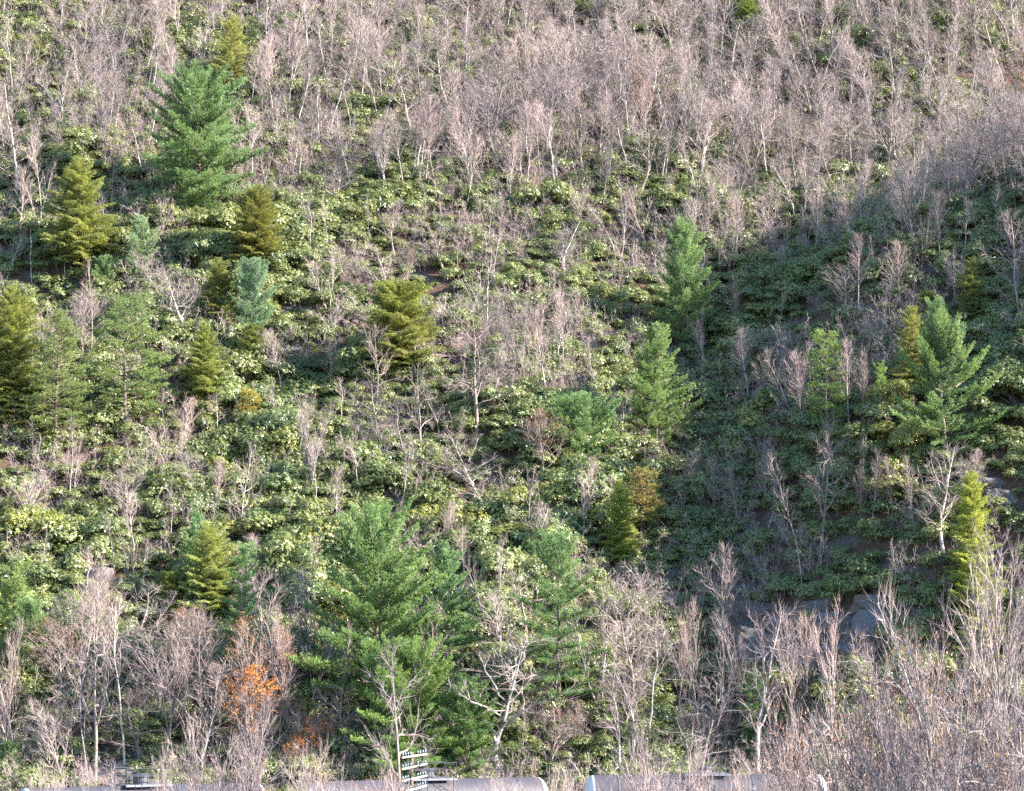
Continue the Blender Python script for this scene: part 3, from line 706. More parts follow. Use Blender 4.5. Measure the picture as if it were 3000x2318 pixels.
# ------------------------------------------------------------------ bare trees read off the photograph: style, base px, base py, top py, half width
L = [
('birch',1225,535,300,62,0),('birch',1205,530,330,40,0),('birch',1245,540,330,42,0),('birch',1180,565,340,45,0),
('oak',1280,602,400,60,0),('birch',1365,611,415,40,0),('birch',1386,569,284,42,0),('birch',1495,616,393,42,0),('fork',1538,559,380,45,0),
('slim',1592,583,303,42,0),('birch',1656,507,330,40,0),('slim',1626,588,340,36,0),('vase',1711,517,332,55,0),('vase',1758,521,270,62,0),
('fork',1941,564,300,55,0),('birch',1900,517,270,45,0),('vase',1848,450,250,70,'full'),('vase',1905,773,550,62,0),('vase',1562,645,490,40,0),
('fork',1687,701,545,40,0),('white_oak',1654,800,650,50,0),('slim',1344,810,640,34,0),('vase',1156,758,600,45,0),('birch',1445,800,600,40,0),
('slim',1071,740,590,30,0),('oak',1303,830,663,70,0),('oak',2602,560,237,78,0),('oak',2332,607,330,72,0),('vase',2434,560,370,62,0),
('vase',2682,755,474,70,0),('birch',2497,749,590,42,0),('birch',2749,800,569,42,0),('vase',2379,758,555,48,0),('birch',2175,758,590,34,0),
('vase',2076,711,555,40,0),('fork',2118,687,505,36,0),('oak',2938,621,430,110,0),('slim',2014,564,400,34,0),('birch',2062,517,310,45,0),('slim',2246,545,280,40,0),
('level',50,592,235,120,0),('slim',135,313,200,30,0),('fork',346,133,20,34,0),('slim',429,190,80,30,0),('fork',367,370,200,42,0),('birch',346,408,260,36,0),
('slim',417,526,365,40,0),('slim',327,573,445,26,0),('birch',187,365,255,34,0),('birch',190,498,370,34,0),('slim',877,569,415,32,0),('slim',900,550,440,30,0),
('vase',768,393,160,62,0),('birch',796,379,140,52,0),('fork',464,739,590,42,0),('slim',296,772,580,34,0),('birch',62,711,500,40,0),('slim',967,768,590,34,0),
('slim',120,700,420,34,0),('white_oak',541,1010,790,55,0),('slim',261,1115,785,40,0),('oak',858,1139,985,60,0),('fork',213,1509,1250,58,0),
('vase',545,1333,1180,48,0),('slim',635,1319,1170,34,0),('level',699,1614,1315,66,0),('birch',621,1537,1365,40,0),('fork',905,1480,1200,62,0),
('slim',424,1438,1300,30,0),('slim',479,1290,1160,28,0),('birch',979,1600,1390,42,0),('slim',782,1277,1170,36,0),('birch',967,1172,1010,34,0),('vase',372,1542,1400,52,0),
('oak',1102,1200,973,50,0),('oak',1232,1101,940,60,0),('oak',1199,1402,1200,66,0),('oak',1239,1376,1085,55,0),('oak',1391,1300,930,110,0),('oak',1445,1210,1010,75,0),
('white_oak',1386,1490,1280,90,0),('oak',1450,1560,1370,90,0),('slim',1554,1600,1380,44,0),('vase',1588,1442,1230,92,'full'),('birch',1600,1205,920,44,0),
('white_oak',1630,1092,900,42,0),('birch',1649,1101,870,40,0),('oak',1564,1006,800,75,0),('slim',1526,1090,880,36,0),('vase',1753,1186,990,52,0),
('level',1061,1314,1125,50,0),('slim',1057,1490,1310,36,0),('oak',1284,1290,1150,52,0),('vase',1706,1610,1362,66,0),('slim',1782,1600,1423,30,0),('birch',1981,1495,1325,40,0),
('slim',2351,1735,1345,75,0),('oak',2400,1665,1250,80,0),('white_oak',2251,1556,1365,52,0),('birch',2163,1556,1374,34,0),('vase',2100,1540,1355,52,0),
('birch',2554,1560,1342,44,0),('vase',2521,1556,1370,34,0),('vase',2616,1560,1370,44,0),('vase',2671,1556,1362,38,0),('white_oak',2768,1640,1326,70,0),
('birch',2488,1276,1014,44,0),('vase',2533,1258,1052,42,0),('birch',2353,1324,1054,40,0),('slim',2540,1073,926,34,0),('vase',2474,945,785,64,0),
('birch',2521,930,700,42,0),('vase',2223,1224,1042,52,0),('birch',2190,1177,985,42,0),('fork',2073,1115,925,42,0),('slim',2289,992,862,26,0),('vase',2161,1010,830,44,0),
('oak',2990,955,620,95,0),('fork',2801,902,740,42,0),('slim',2610,960,780,30,0),('vase',2640,900,720,48,0),('slim',2580,1000,850,22,0),
('slim',2440,1480,1285,42,0),('vase',2250,1490,1330,40,0),('vase',2860,1480,1340,46,0),
('white_oak',1462,2296,1895,135,0),('fork',1450,1885,1590,66,0),('oak',1848,2160,1740,115,0),('birch',1801,2070,1850,40,0),('vase',1981,2165,1790,68,0),('fork',1891,2140,1900,60,0),
('oak',1825,2235,2000,66,0),('slim',1673,2140,1800,56,0),('oak',1218,2215,1780,84,0),('vase',1128,2135,1885,60,0),('slim',1630,2190,2015,50,'full'),('slim',1550,2262,2080,30,0),
('oak',277,2325,1700,95,0),('slim',262,2325,1760,70,0),('oak',163,2325,1960,86,0),('vase',17,2240,1850,62,0),('fork',60,2290,1910,50,0),('slim',365,2280,1790,56,0),
('vase',479,2285,1820,118,0),('oak',560,2285,1840,80,0),('slim',625,2240,1795,56,0),('oak',422,2262,2050,90,0),('vase',848,2190,1800,64,0),('fork',886,2190,1830,60,'low'),
('vase',820,2220,1880,80,'full'),('slim',993,2265,1865,58,0),('fork',393,1750,1575,36,0),('slim',417,1755,1600,36,0),('slim',336,1690,1510,32,0),('birch',768,1725,1585,38,0),
('slim',910,1712,1585,28,0),('slim',251,1760,1620,32,0),('snag',142,1905,1802,12,0),('slim',230,2090,1650,60,0),('vase',275,1990,1700,66,0),
('snag',190,850,710,14,0),('snag',90,880,690,16,0),('snag',80,800,720,12,0),('snag',152,920,865,8,0),('snag',2835,1230,1130,6,0),
('white_oak',2220,2290,1795,90,0),('fork',2071,2240,1900,38,0),('vase',2308,2270,1845,72,0),('fork',2457,2210,1800,64,0),('vase',2150,2210,1900,60,0),('vase',2390,2150,1840,50,0),
('oak',2545,2130,1870,60,0),('slim',2320,1960,1820,26,0),('vase',1730,2250,2080,70,0),('vase',1620,2290,2150,70,0),('vase',700,2260,2000,60,'low'),('oak',1010,2280,2040,75,0),
('slim',1335,1640,1490,26,0),('birch',1355,1720,1560,44,0),('slim',1480,1500,1380,20,0),('slim',500,1600,1500,30,0),('slim',640,1450,1390,20,0),
]
for k, (st, bx, by, ty, hw, lf) in enumerate(L):
    b = hit(bx, by); D = project(b)[2]
    H = (by - ty) / FOC * D + .4
    ln = {('slim', 52): -.2}.get((st, hw), None)
    ov = {1462: dict(lean=-.13), 1387: dict(lean=0.0)}.get(bx, {})
    tr_ = bare_tree(st, b, H, hw / FOC * D, leaves=lf or None, seed=k * 3 + 1, **ov, tint=1.0, tintc=(1.0, .97, .95) if k % 3 else (1.03, .95, .95))

# ------------------------------------------------------------------ shrubs still holding orange leaves
for k, (bx, by, ty, hw, lc) in enumerate([(775, 2285, 1850, 95, (1.0, .85, .5)), (735, 2300, 1990, 70, (1.6, 1.25, .5)), (925, 2316, 2130, 95, (1.6, 1.2, .6)), (965, 2316, 2240, 60, (1.7, 1.3, .6)), (860, 2316, 2180, 60, (1.5, 1.1, .55)), (880, 2250, 2080, 60, (1.3, .95, .5)),
        (1010, 2330, 2230, 60, (1.5, 1.2, .6)), (1600, 2200, 2060, 40, (1.3, .55, .5)), (1670, 2215, 2085, 40, (1.2, .5, .5)), (2020, 2230, 2080, 50, (1.1, .75, .6)), (2110, 2240, 2090, 50, (1.1, .75, .6)), (1440, 365, 270, 40, (1.1, .8, .7)),
        (2760, 200, 90, 50, (1.2, .7, .5)), (2990, 330, 230, 35, (1.4, .6, .4)), (2300, 110, 20, 60, (1.1, .75, .6)), (1190, 830, 740, 30, (1.2, .6, .5)), (1900, 340, 200, 60, (1.1, .65, .4))]):
    b = hit(bx, min(by, 2316)); D = project(b)[2]
    dn_ = lc[0] > 1.4 or bx == 775
    tr_ = bare_tree('vase' if dn_ else 'multi', b, (by - ty) / FOC * D + .3, hw / FOC * D, leaves=('full' if bx == 775 else 'dense') if dn_ else 'full', seed=700 + k)
    for ch in tr_.children:
        if ch.name.startswith('dead_leaves'): ch.color = (*lc, 1)

# trees and shrubs on the near side of the track
def near(st, px, ty, dist, hw, leaves=None, seed=0, tint=1.0, variant=None, lean=None):
    x = (px - 1500) / FOC * dist; z0 = float(height(x, dist))
    d = ray(px, ty); z1 = CAM_Z + d[2] * dist
    return bare_tree(st, (x, dist, z0), z1 - z0, hw / FOC * dist, leaves=leaves, seed=seed, tint=tint, variant=variant, lean=lean)
NEAR = [
('vase',2844,1610,128,125,0),('vase',2960,1560,126,110,0),('fork',2775,1680,130,90,0),('oak',2905,2000,118,190,0),('oak',2760,1990,122,150,0),
('multi',2640,1850,134,150,'full'),('multi',2480,1980,140,150,'full'),('multi',2380,2060,142,130,'full'),('multi',2750,1880,132,140,'full'),('multi',2900,1950,128,150,'full'),('multi',2990,1900,124,120,0),
('multi',2560,2080,136,150,0),('multi',2700,2120,128,170,0),('multi',2850,2150,124,170,'full'),('multi',2300,2150,146,100,'full'),('vase',2620,1900,136,100,0),
('multi',1965,2120,150,110,0),('multi',1905,2190,155,70,0),('vase',682,2045,158,125,0),('multi',610,2110,160,100,0),('multi',760,2170,160,110,'full'),('multi',850,2180,158,90,0),
('multi',1060,2255,150,90,'full'),('multi',1120,2262,152,80,'full'),('multi',1000,2260,150,70,'full'),('oak',1180,1890,162,110,0),('multi',1560,2255,156,90,0),('multi',1680,2250,154,90,'full'),
('multi',1480,2270,156,80,0),('multi',1350,2280,154,90,0),('multi',1800,2262,152,80,'full'),('multi',2090,2265,150,80,0),('multi',2200,2262,150,90,'full'),('multi',930,2275,156,70,0),
('multi',90,2250,160,60,0),('multi',520,2230,158,80,0),('slim',330,2230,165,40,0),('slim',270,2240,160,30,0)]
for k, (st, px, ty, dist, hw, lf) in enumerate(NEAR):
    near(st, px, ty, dist, hw, lf or None, seed=900 + k)

# ------------------------------------------------------------------ random fill of the wood
def in_rock(px, py, grow=1.0):
    for a, b, w, h in rocks:
        if abs(px - a) < w * grow and abs(py - b) < h * grow: return True
    return False
def cands(n, y0=213, y1=352):
    y = rng.uniform(y0, y1, n); xm = y * 0.1727 + 5
    x = rng.uniform(-1, 1, n) * xm
    z = height(x, y); px, py, D = project(np.stack([x, y, z], 1))
    return x, y, z, px, py, D
def thin(x, y, rad):
    """greedy minimum spacing"""
    cell = {}; keep = []
    for i in range(len(x)):
        r_ = rad[i]; c = (int(x[i] // 4), int(y[i] // 4)); ok = True
        for a in (-1, 0, 1):
            for b in (-1, 0, 1):
                for j in cell.get((c[0] + a, c[1] + b), ()):
                    if (x[i] - x[j]) ** 2 + (y[i] - y[j]) ** 2 < min(r_, rad[j]) ** 2: ok = False; break
                if not ok: break
            if not ok: break
        if ok: cell.setdefault(c, []).append(i); keep.append(i)
    return np.array(keep)
x, y, z, px, py, D = cands(14000)
up = (1 - sstep(250, 700, py)) * (1 - .45 * (1 - sstep(900, 1300, px)))                     # dense wood near the top
rightup = sstep(1500, 2100, px) * (1 - sstep(500, 850, py))
low = sstep(1850, 2050, py)
dens = np.clip(0.16 + 0.9 * up + 0.75 * rightup + 0.45 * low, 0, 1)
dens = dens * np.clip(.75 + 1.2 * noise(x, y, 10, 9), .15, 1.2)
rad = 1.9 / np.sqrt(np.clip(dens, .05, 1))
keep = thin(x, y, rad)
tp = np.array([t['pos'] for t in TREES])
wood = []
for i in keep:
    if in_rock(px[i], py[i] - 10, 1.1): continue
    if np.min((tp[:, 0] - x[i]) ** 2 + (tp[:, 1] - y[i]) ** 2) < 1.6: continue
    hpx = rng.uniform(150, 240)
    bad = False
    for (cx, _, ty_, by_, hw_, _, cyy) in CON:
        if abs(px[i] - cx) < hw_ * .95 and by_ - .1 * (by_ - ty_) < py[i] < by_ + 170 and rng.random() < .93: bad = True
        if abs(px[i] - cx) < hw_ * .55 and ty_ + .4 * (by_ - ty_) < py[i] <= by_ and rng.random() < .9: bad = True
    if bad: continue
    wood.append(i)
def pick_style(px_, py_, r):
    if py_ < 520 and px_ < 1200: return r.choice(['birch', 'slim', 'slim', 'fork', 'birch', 'vase'])
    if py_ < 620: return r.choice(['birch', 'vase', 'vase', 'birch', 'fork', 'oak'])
    return r.choice(['slim', 'birch', 'vase', 'oak', 'fork', 'slim'])
rw = np.random.default_rng(77)
spec = []
for i in wood:
    st = pick_style(px[i], py[i], rw)
    H = rw.uniform(5.0, 9.0) if py[i] < 600 else rw.uniform(3.6, 6.8)
    if py[i] > 1900: H = rw.uniform(5, 9.5)
    hw = H * {'birch': .24, 'slim': .18, 'vase': .35, 'oak': .40, 'fork': .28}[st] * rw.uniform(.8, 1.2)
    lf = 'full' if (st == 'vase' and rw.random() < .08) else None
    spec.append((st, np.array([x[i], y[i], z[i]]), H, hw, lf, D[i]))
spec.sort(key=lambda s: -s[2] / s[5])
n_ind = max(0, 300 - len(TREES))
for k, s in enumerate(spec[:n_ind]):
    bare_tree(s[0], s[1], s[2], s[3], leaves=s[4], seed=5000 + k)
rest = spec[n_ind:]

# ---- geometry-node scatter for what nobody could count
def scatter(name, label, objs, P, Rr, S, I):
    """one object: instances of the meshes in objs on points P"""
    c = bpy.data.collections.new(name + '_kinds')
    for k, (nm, mes) in enumerate(objs):
        e = bpy.data.objects.new('%s_%02d' % (nm, k), mes); c.objects.link(e)
    me = bpy.data.meshes.new(name)
    P = np.asarray(P, np.float32); me.vertices.add(len(P)); me.vertices.foreach_set('co', P.ravel())
    a = me.attributes.new('turn', 'FLOAT_VECTOR', 'POINT'); a.data.foreach_set('vector', np.asarray(Rr, np.float32).ravel())
    a = me.attributes.new('size', 'FLOAT_VECTOR', 'POINT'); a.data.foreach_set('vector', np.asarray(S, np.float32).ravel())
    a = me.attributes.new('pick', 'INT', 'POINT'); a.data.foreach_set('value', np.asarray(I, np.int32))
    o = obj(name, me, None, label=label, kind='stuff', category=name.split('_')[-1])
    g = bpy.data.node_groups.new(name, 'GeometryNodeTree')
    g.interface.new_socket('Geometry', in_out='INPUT', socket_type='NodeSocketGeometry')
    g.interface.new_socket('Geometry', in_out='OUTPUT', socket_type='NodeSocketGeometry')
    n = g.nodes; l = g.links
    gi = n.new('NodeGroupInput'); go = n.new('NodeGroupOutput')
    ip = n.new('GeometryNodeInstanceOnPoints'); ci = n.new('GeometryNodeCollectionInfo')
    ci.inputs['Collection'].default_value = c; ci.inputs['Separate Children'].default_value = True; ci.inputs['Reset Children'].default_value = True
    def attr(nm, dt):
        q = n.new('GeometryNodeInputNamedAttribute'); q.data_type = dt; q.inputs['Name'].default_value = nm; return q.outputs['Attribute']
    l.new(gi.outputs[0], ip.inputs['Points']); l.new(ci.outputs[0], ip.inputs['Instance'])
    ip.inputs['Pick Instance'].default_value = True
    l.new(attr('pick', 'INT'), ip.inputs['Instance Index'])
    l.new(attr('turn', 'FLOAT_VECTOR'), ip.inputs['Rotation']); l.new(attr('size', 'FLOAT_VECTOR'), ip.inputs['Scale'])
    l.new(ip.outputs[0], go.inputs[0])
    md = o.modifiers.new('scatter', 'NODES'); md.node_group = g
    return o

kinds = [(s, k) for s in ('birch', 'slim', 'vase', 'oak', 'fork') for k in range(len(BARE[s]))]
names = []
for part in ('trunk', 'crown'):
    for s, k in kinds: names.append((part, BARE[s][k][part]))
P, Rr, S, I = [], [], [], []
for s in rest:
    k = rw.integers(len(BARE[s[0]])); v = BARE[s[0]][k]
    sz = s[2] / v['H']; sx = min(max(s[3] / v['hw'], sz * .6), sz * 1.6); a = rw.uniform(0, 6.28)
    q = kinds.index((s[0], k)); tl = rw.normal(size=2) * .04
    for off in (0, len(kinds)):
        P.append(s[1]); Rr.append((tl[0], tl[1], a)); S.append((sx, sx, sz)); I.append(q + off)
# beyond the individually built trees: further up the slope and on the spur at the right
for _ in range(420):
    yy = rw.uniform(345, 430); xx = rw.uniform(-1, 1) * (yy * .18 + 6)
    s_, k = kinds[rw.integers(len(kinds))]; v = BARE[s_][k]; hh = rw.uniform(5, 9) / v['H']; a = rw.uniform(0, 6.28)
    for off in (0, len(kinds)):
        P.append((xx, yy, float(height(xx, yy)))); Rr.append((0, 0, a)); S.append((hh, hh, hh)); I.append(kinds.index((s_, k)) + off)
for _ in range(260):
    yy = rw.uniform(215, 330); xx = (yy * .1727 + 4) + abs(rw.normal()) * 16
    s_, k = kinds[rw.integers(len(kinds))]; v = BARE[s_][k]; hh = rw.uniform(4, 7) / v['H']; a = rw.uniform(0, 6.28)
    for off in (0, len(kinds)):
        P.append((xx, yy, float(height(xx, yy)))); Rr.append((0, 0, a)); S.append((hh, hh, hh)); I.append(kinds.index((s_, k)) + off)
scatter('distant_bare_wood', 'pinkish grey mass of leafless trees filling the upper slope', names, P, Rr, S, I)

# ------------------------------------------------------------------ rhododendrons
def rhodo_mesh(seed, Rb, n, lf=(.12, .19), flat=.85):
    r = np.random.default_rng(seed); g = Geo()
    nl = r.integers(6, 9); lobes = []
    for k in range(nl):
        a = r.uniform(0, 6.28); d = Rb * r.uniform(.25, .75); q = Rb * r.uniform(.35, .6)
        lobes.append((np.array([math.cos(a) * d, math.sin(a) * d, Rb * flat * r.uniform(.35, .95)]), q))
    C, N = [], []
    for k in range(n):
        c, q = lobes[r.integers(nl)]
        v = r.normal(size=3); v[2] = abs(v[2]) * 1.0 - .25; v /= np.linalg.norm(v)
        p = c + v * q * r.uniform(.55, 1.08) * np.array([1, 1, .75])
        if p[2] < .05: continue
        C.append(p); N.append(v + np.array([0, 0, .7]) + r.normal(size=3) * .3)
    C = np.array(C); N = np.array(N); N /= np.linalg.norm(N, axis=1, keepdims=True)
    m = 6; u, w = perp(N); P = np.repeat(C, m, 0); NN = np.repeat(N, m, 0)
    a = np.tile(np.arange(m) * 6.283 / m, len(C)) + r.uniform(-.3, .3, len(P))
    uu = np.repeat(u, m, 0); ww = np.repeat(w, m, 0)
    rad = np.cos(a)[:, None] * uu + np.sin(a)[:, None] * ww
    dr = r.uniform(-.75, .25, (len(P), 1))
    Dv = rad + NN * dr; Dv /= np.linalg.norm(Dv, axis=1, keepdims=True)
    Nf = NN - rad * dr; Nf /= np.linalg.norm(Nf, axis=1, keepdims=True)
    Lf = r.uniform(*lf, len(P))
    g.leaves(P, Dv, Nf, Lf, Lf * .36, 0, .12)
    st = Geo(); c0 = np.zeros(3)
    E = C[r.integers(len(C), size=26)]
    md = E * .45 + r.normal(size=E.shape) * .1
    g.tubes(np.repeat([[0, 0, -.2]], 26, 0), md, np.full(26, .025), np.full(26, .015), 3, 1)
    g.tubes(md, E, np.full(26, .015), np.full(26, .006), 3, 1)
    return g.mesh('rhododendron', [M['rhodo'], M['bark']])
RH = [rhodo_mesh(300 + k, 1.6, 1000, lf=(.10, .16)) for k in range(8)]
def brush_mesh(seed, H, ns):
    r = np.random.default_rng(seed); g = Geo(); A, B = [], []; sA, sB = [], []
    for s_ in range(ns):
        p = np.array([r.normal() * .35, r.normal() * .35, -.1]); d = np.array([r.normal() * .3, r.normal() * .3, 1.]); n = 5; Ls = H * r.uniform(.5, 1.1)
        for i in range(n):
            d = d + r.normal(size=3) * .16; d /= np.linalg.norm(d); q = p + d * Ls / n; A.append(p); B.append(q)
            for t in range(3):
                dd = rot_dir(d, R(r.uniform(25, 60)), r.uniform(0, 6.28)); l1 = r.uniform(.25, .6) * (1.1 - .6 * i / n) * H * .4
                e = q + dd * l1; sA.append(q); sB.append(e)
                for w_ in range(4):
                    f = q + (e - q) * r.uniform(.3, 1); d3 = rot_dir(dd, R(r.uniform(20, 50)), r.uniform(0, 6.28)); sA.append(f); sB.append(f + d3 * r.uniform(.12, .32))
            p = q
    g.tubes(A, B, np.full(len(A), .010), np.full(len(A), .008), 3, 0); g.spikes(sA, sB, np.full(len(sA), .0058), 1)
    return g.mesh('brush', [M['branch'], M['twig']])
BR = [brush_mesh(500 + k, 2.0, 9) for k in range(5)]

rr = np.random.default_rng(31)
x, y, z, px, py, D = cands(42000, 207, 350)
open_ = np.zeros(len(x), bool)
for i in range(len(x)):
    open_[i] = in_rock(px[i], py[i], .8)
openn = noise(x, y, 7, 21) > .44
litter = ((px - 2150) / 60) ** 2 + ((py - 1725) / 28) ** 2 < 1
spacing = np.full(len(x), 1.12)
keep = thin(x, y, spacing); keep = [i for i in keep if not (open_[i] or litter[i])]
# toe of the slope and the strip behind the tank cars
scl = rr.uniform(.7, 1.12, len(x)) * (1 + .9 * np.clip(noise(x, y, 5, 41), -.3, .5)) * (1 + .2 * sstep(600, 1600, py))
order = sorted(keep, key=lambda i: -scl[i] / D[i])
TINTS = [((1.25, 1.12, .8), 'yellow-green'), ((1.0, 1.0, 1.0), 'mid-green'), ((.75, .85, .9), 'deep green'), ((1.1, 1.2, 1.15), 'pale green')]
BUSH = []
# only bushes that stand clear of the crowns in front count as single ones
ind = [i for i in order if 1150 < py[i] < 2120 and -20 < px[i] < 3020][:240]
inds = set(ind)
for k, i in enumerate(ind):
    tn = TINTS[rr.choice(4, p=[.3, .3, .25, .15])]
    o = obj('rhododendron_bush', RH[rr.integers(8)], None, category='shrub', group='rhododendrons on the lower slope')
    o.location = (x[i], y[i], z[i] - .25); s_ = scl[i] * 1.05
    fz = rr.uniform(.75, 1.3)
    o.scale = (s_ * rr.uniform(.9, 1.25), s_ * rr.uniform(.9, 1.2), s_ * fz); o.rotation_euler = (rr.normal() * .1, rr.normal() * .1, rr.uniform(0, 6.28))
    o.color = (*tn[0], 1)
    BUSH.append((o, px[i], py[i], tn[1], 'tall' if fz > 1.12 else ('low' if fz < .9 else 'rounded')))
P, Rr, S, I = [], [], [], []
for i in keep:
    if i in inds: continue
    P.append((x[i], y[i], z[i] - .25)); Rr.append((rr.normal() * .1, rr.normal() * .1, rr.uniform(0, 6.28)))
    s_ = scl[i]; S.append((s_ * rr.uniform(.9, 1.25), s_ * rr.uniform(.9, 1.2), s_ * rr.uniform(.75, 1.25))); I.append(rr.integers(8))
scatter('rhododendron_thicket', 'evergreen rhododendron thicket covering the whole slope between the trees', [('rhododendron', m) for m in RH], P, Rr, S, I)
x, y, z, px, py, D = cands(14000, 206, 350)
dn = .42 + .5 * (1 - sstep(200, 900, py)) + .5 * sstep(1850, 2100, py) + 1.5 * noise(x, y, 8, 33)
keep = [i for i in thin(x, y, np.full(len(x), 1.0)) if rr.random() < dn[i]]
P, Rr, S, I = [], [], [], []
for i in keep:
    P.append((x[i], y[i], z[i])); Rr.append((rr.normal() * .15, rr.normal() * .15, rr.uniform(0, 6.28)))
    s_ = rr.uniform(.8, 1.7); S.append((s_, s_, s_ * rr.uniform(.95, 1.35))); I.append(rr.integers(5))
scatter('leafless_undergrowth', 'tangled pinkish leafless saplings and brush growing through the thicket', [('brush', m) for m in BR], P, Rr, S, I)
# low brush beside the near side of the track
P, Rr, S, I = [], [], [], []
for _ in range(520):
    yy = rr.uniform(112, 172); xx = rr.uniform(-1, 1) * (yy * .175 + 3); s_ = rr.uniform(.9, 1.7)
    P.append((xx, yy, float(height(xx, yy)))); Rr.append((0, 0, rr.uniform(0, 6.28))); S.append((s_, s_, s_ * 1.2)); I.append(rr.integers(5))
scatter('trackside_brush', 'leafless brush along the near side of the railway line', [('brush', m) for m in BR], P, Rr, S, I)

# ------------------------------------------------------------------ tank cars
def lathe(g, prof, m=0, n=28, axis='z', c=(0, 0, 0)):
    a = np.arange(n) * 2 * math.pi / n; V = []
    for (rad, h) in prof:
        p = np.stack([rad * np.cos(a), rad * np.sin(a), np.full(n, h)], 1)
        V.append(p)
    V = np.concatenate(V)
    if axis == 'x': V = V[:, [2, 0, 1]]
    k = np.arange(n); q = np.stack([k, (k + 1) % n, (k + 1) % n + n, k + n], 1)
    F = (q[None] + (np.arange(len(prof) - 1) * n)[:, None, None]).reshape(-1, 4)
    g.add(V + np.asarray(c, float), F, m)
def geo(fn, name, mats, smooth=False):
    g = Geo(); fn(g); return g.mesh(name, mats, smooth)
TL, TR = 15.2, 1.5
zc = TANK_Z - TR
def f_tank(g):
    lathe(g, [(TR, -TL / 2), (TR, -TL / 4), (TR, 0), (TR, TL / 4), (TR, TL / 2)], 0, 40, 'x', (0, 0, zc))
    for xx in np.arange(-6, 6.1, 3.0): lathe(g, [(TR + .0, xx - .05), (TR + .012, xx - .04), (TR + .012, xx + .04), (TR, xx + .05)], 0, 40, 'x', (0, 0, zc))
def f_head(g):
    lathe(g, [(TR * math.cos(t), .62 * math.sin(t)) for t in np.linspace(0, math.pi / 2, 9)], 0, 40, 'x', (0, 0, 0))
T = {}
T['tank'] = geo(f_tank, 'tank', [M['tank']], True)
T['head'] = geo(f_head, 'tank_head', [M['tank_end']], True)
def f_hatch(g):
    lathe(g, [(.0, .02), (.50, .02), (.50, .55), (.56, .56), (.56, .66), (.40, .74), (0, .76)], 0, 24)
    for a in np.arange(8) * .785: g.box((.55 * math.cos(a), .55 * math.sin(a), .62), (.03, .03, .07))
T['hatch'] = geo(f_hatch, 'hatch', [M['hatch']])
def f_plat(g):
    for k in range(15): g.box((-1.4 + k * .2, 0, 0), (.07, 1.05, .02))
    for yy in (-1.05, 1.05): g.box((0, yy, -.03), (1.55, .04, .06))
T['platform'] = geo(f_plat, 'platform', [M['plat']])
def f_rail(g):
    for xx in (-1.5, -.75, .75, 1.5):
        for yy in (-1.05, 1.05): g.tubes([(xx, yy, 0)], [(xx, yy, 1.0)], [.025], [.025], 6)
    for zz in (.55, 1.0):
        for yy in (-1.05, 1.05): g.tubes([(-1.5, yy, zz)], [(1.5, yy, zz)], [.025], [.025], 6)
        for xx in (-1.5, 1.5): g.tubes([(xx, -1.05, zz)], [(xx, 1.05, zz)], [.025], [.025], 6)
T['railing'] = geo(f_rail, 'railing', [M['steel']])
def f_lad(g):
    for xx in (-.2, .2): g.tubes([(xx, 0, 0)], [(xx, 0, 3.5)], [.022], [.022], 6)
    for zz in np.arange(.3, 3.5, .33): g.tubes([(-.2, 0, zz)], [(.2, 0, zz)], [.015], [.015], 5)
T['ladder'] = geo(f_lad, 'ladder', [M['steel']])
def f_under(g):
    g.box((0, 0, 1.25), (TL / 2 + .5, .18, .16))
    for s_ in (-1, 1):
        g.box((s_ * 5.6, 0, 1.42), (.5, 1.2, .22)); g.box((s_ * (TL / 2 + .55), 0, 1.2), (.12, 1.3, .22)); g.box((s_ * (TL / 2 + .9), 0, 1.0), (.3, .12, .12))
T['underframe'] = geo(f_under, 'underframe', [M['steel']])
def f_truck(g):
    for yy in (-1.0, 1.0): g.box((0, yy, .62), (1.15, .08, .12)); g.box((0, yy, .5), (.3, .09, .25))
    g.box((0, 0, .75), (.25, 1.0, .14))
T['truck'] = geo(f_truck, 'truck', [M['steel']])
def f_wheel(g):
    for yy in (-.75, .75):
        lathe(g, [(0, -.06), (.46, -.06), (.46, .06), (.5, .07), (.5, .1), (0, .1)], 0, 24)
        V = g.V[-1]; V[:] = V[:, [0, 2, 1]] + np.array([0, yy, .51])
    g.tubes([(0, -.75, .51)], [(0, .75, .51)], [.07], [.07], 8)
T['wheelset'] = geo(f_wheel, 'wheelset', [M['steel']])
CARS = [((60, 2316), (780, 2297), 'dark tank car with a railed hatch, leftmost in the row behind the shrubs'),
        ((890, 2296), (1615, 2281), 'dark tank car with a bright end, right of the telegraph pole'),
        ((1725, 2276), (2400, 2273), 'dark tank car with a square hatch platform, behind the pale shrub'),
        ((2510, 2271), (3230, 2268), 'dark tank car almost hidden by twigs, rightmost in the row'),
        ((-800, 2340), (-60, 2318), None)]
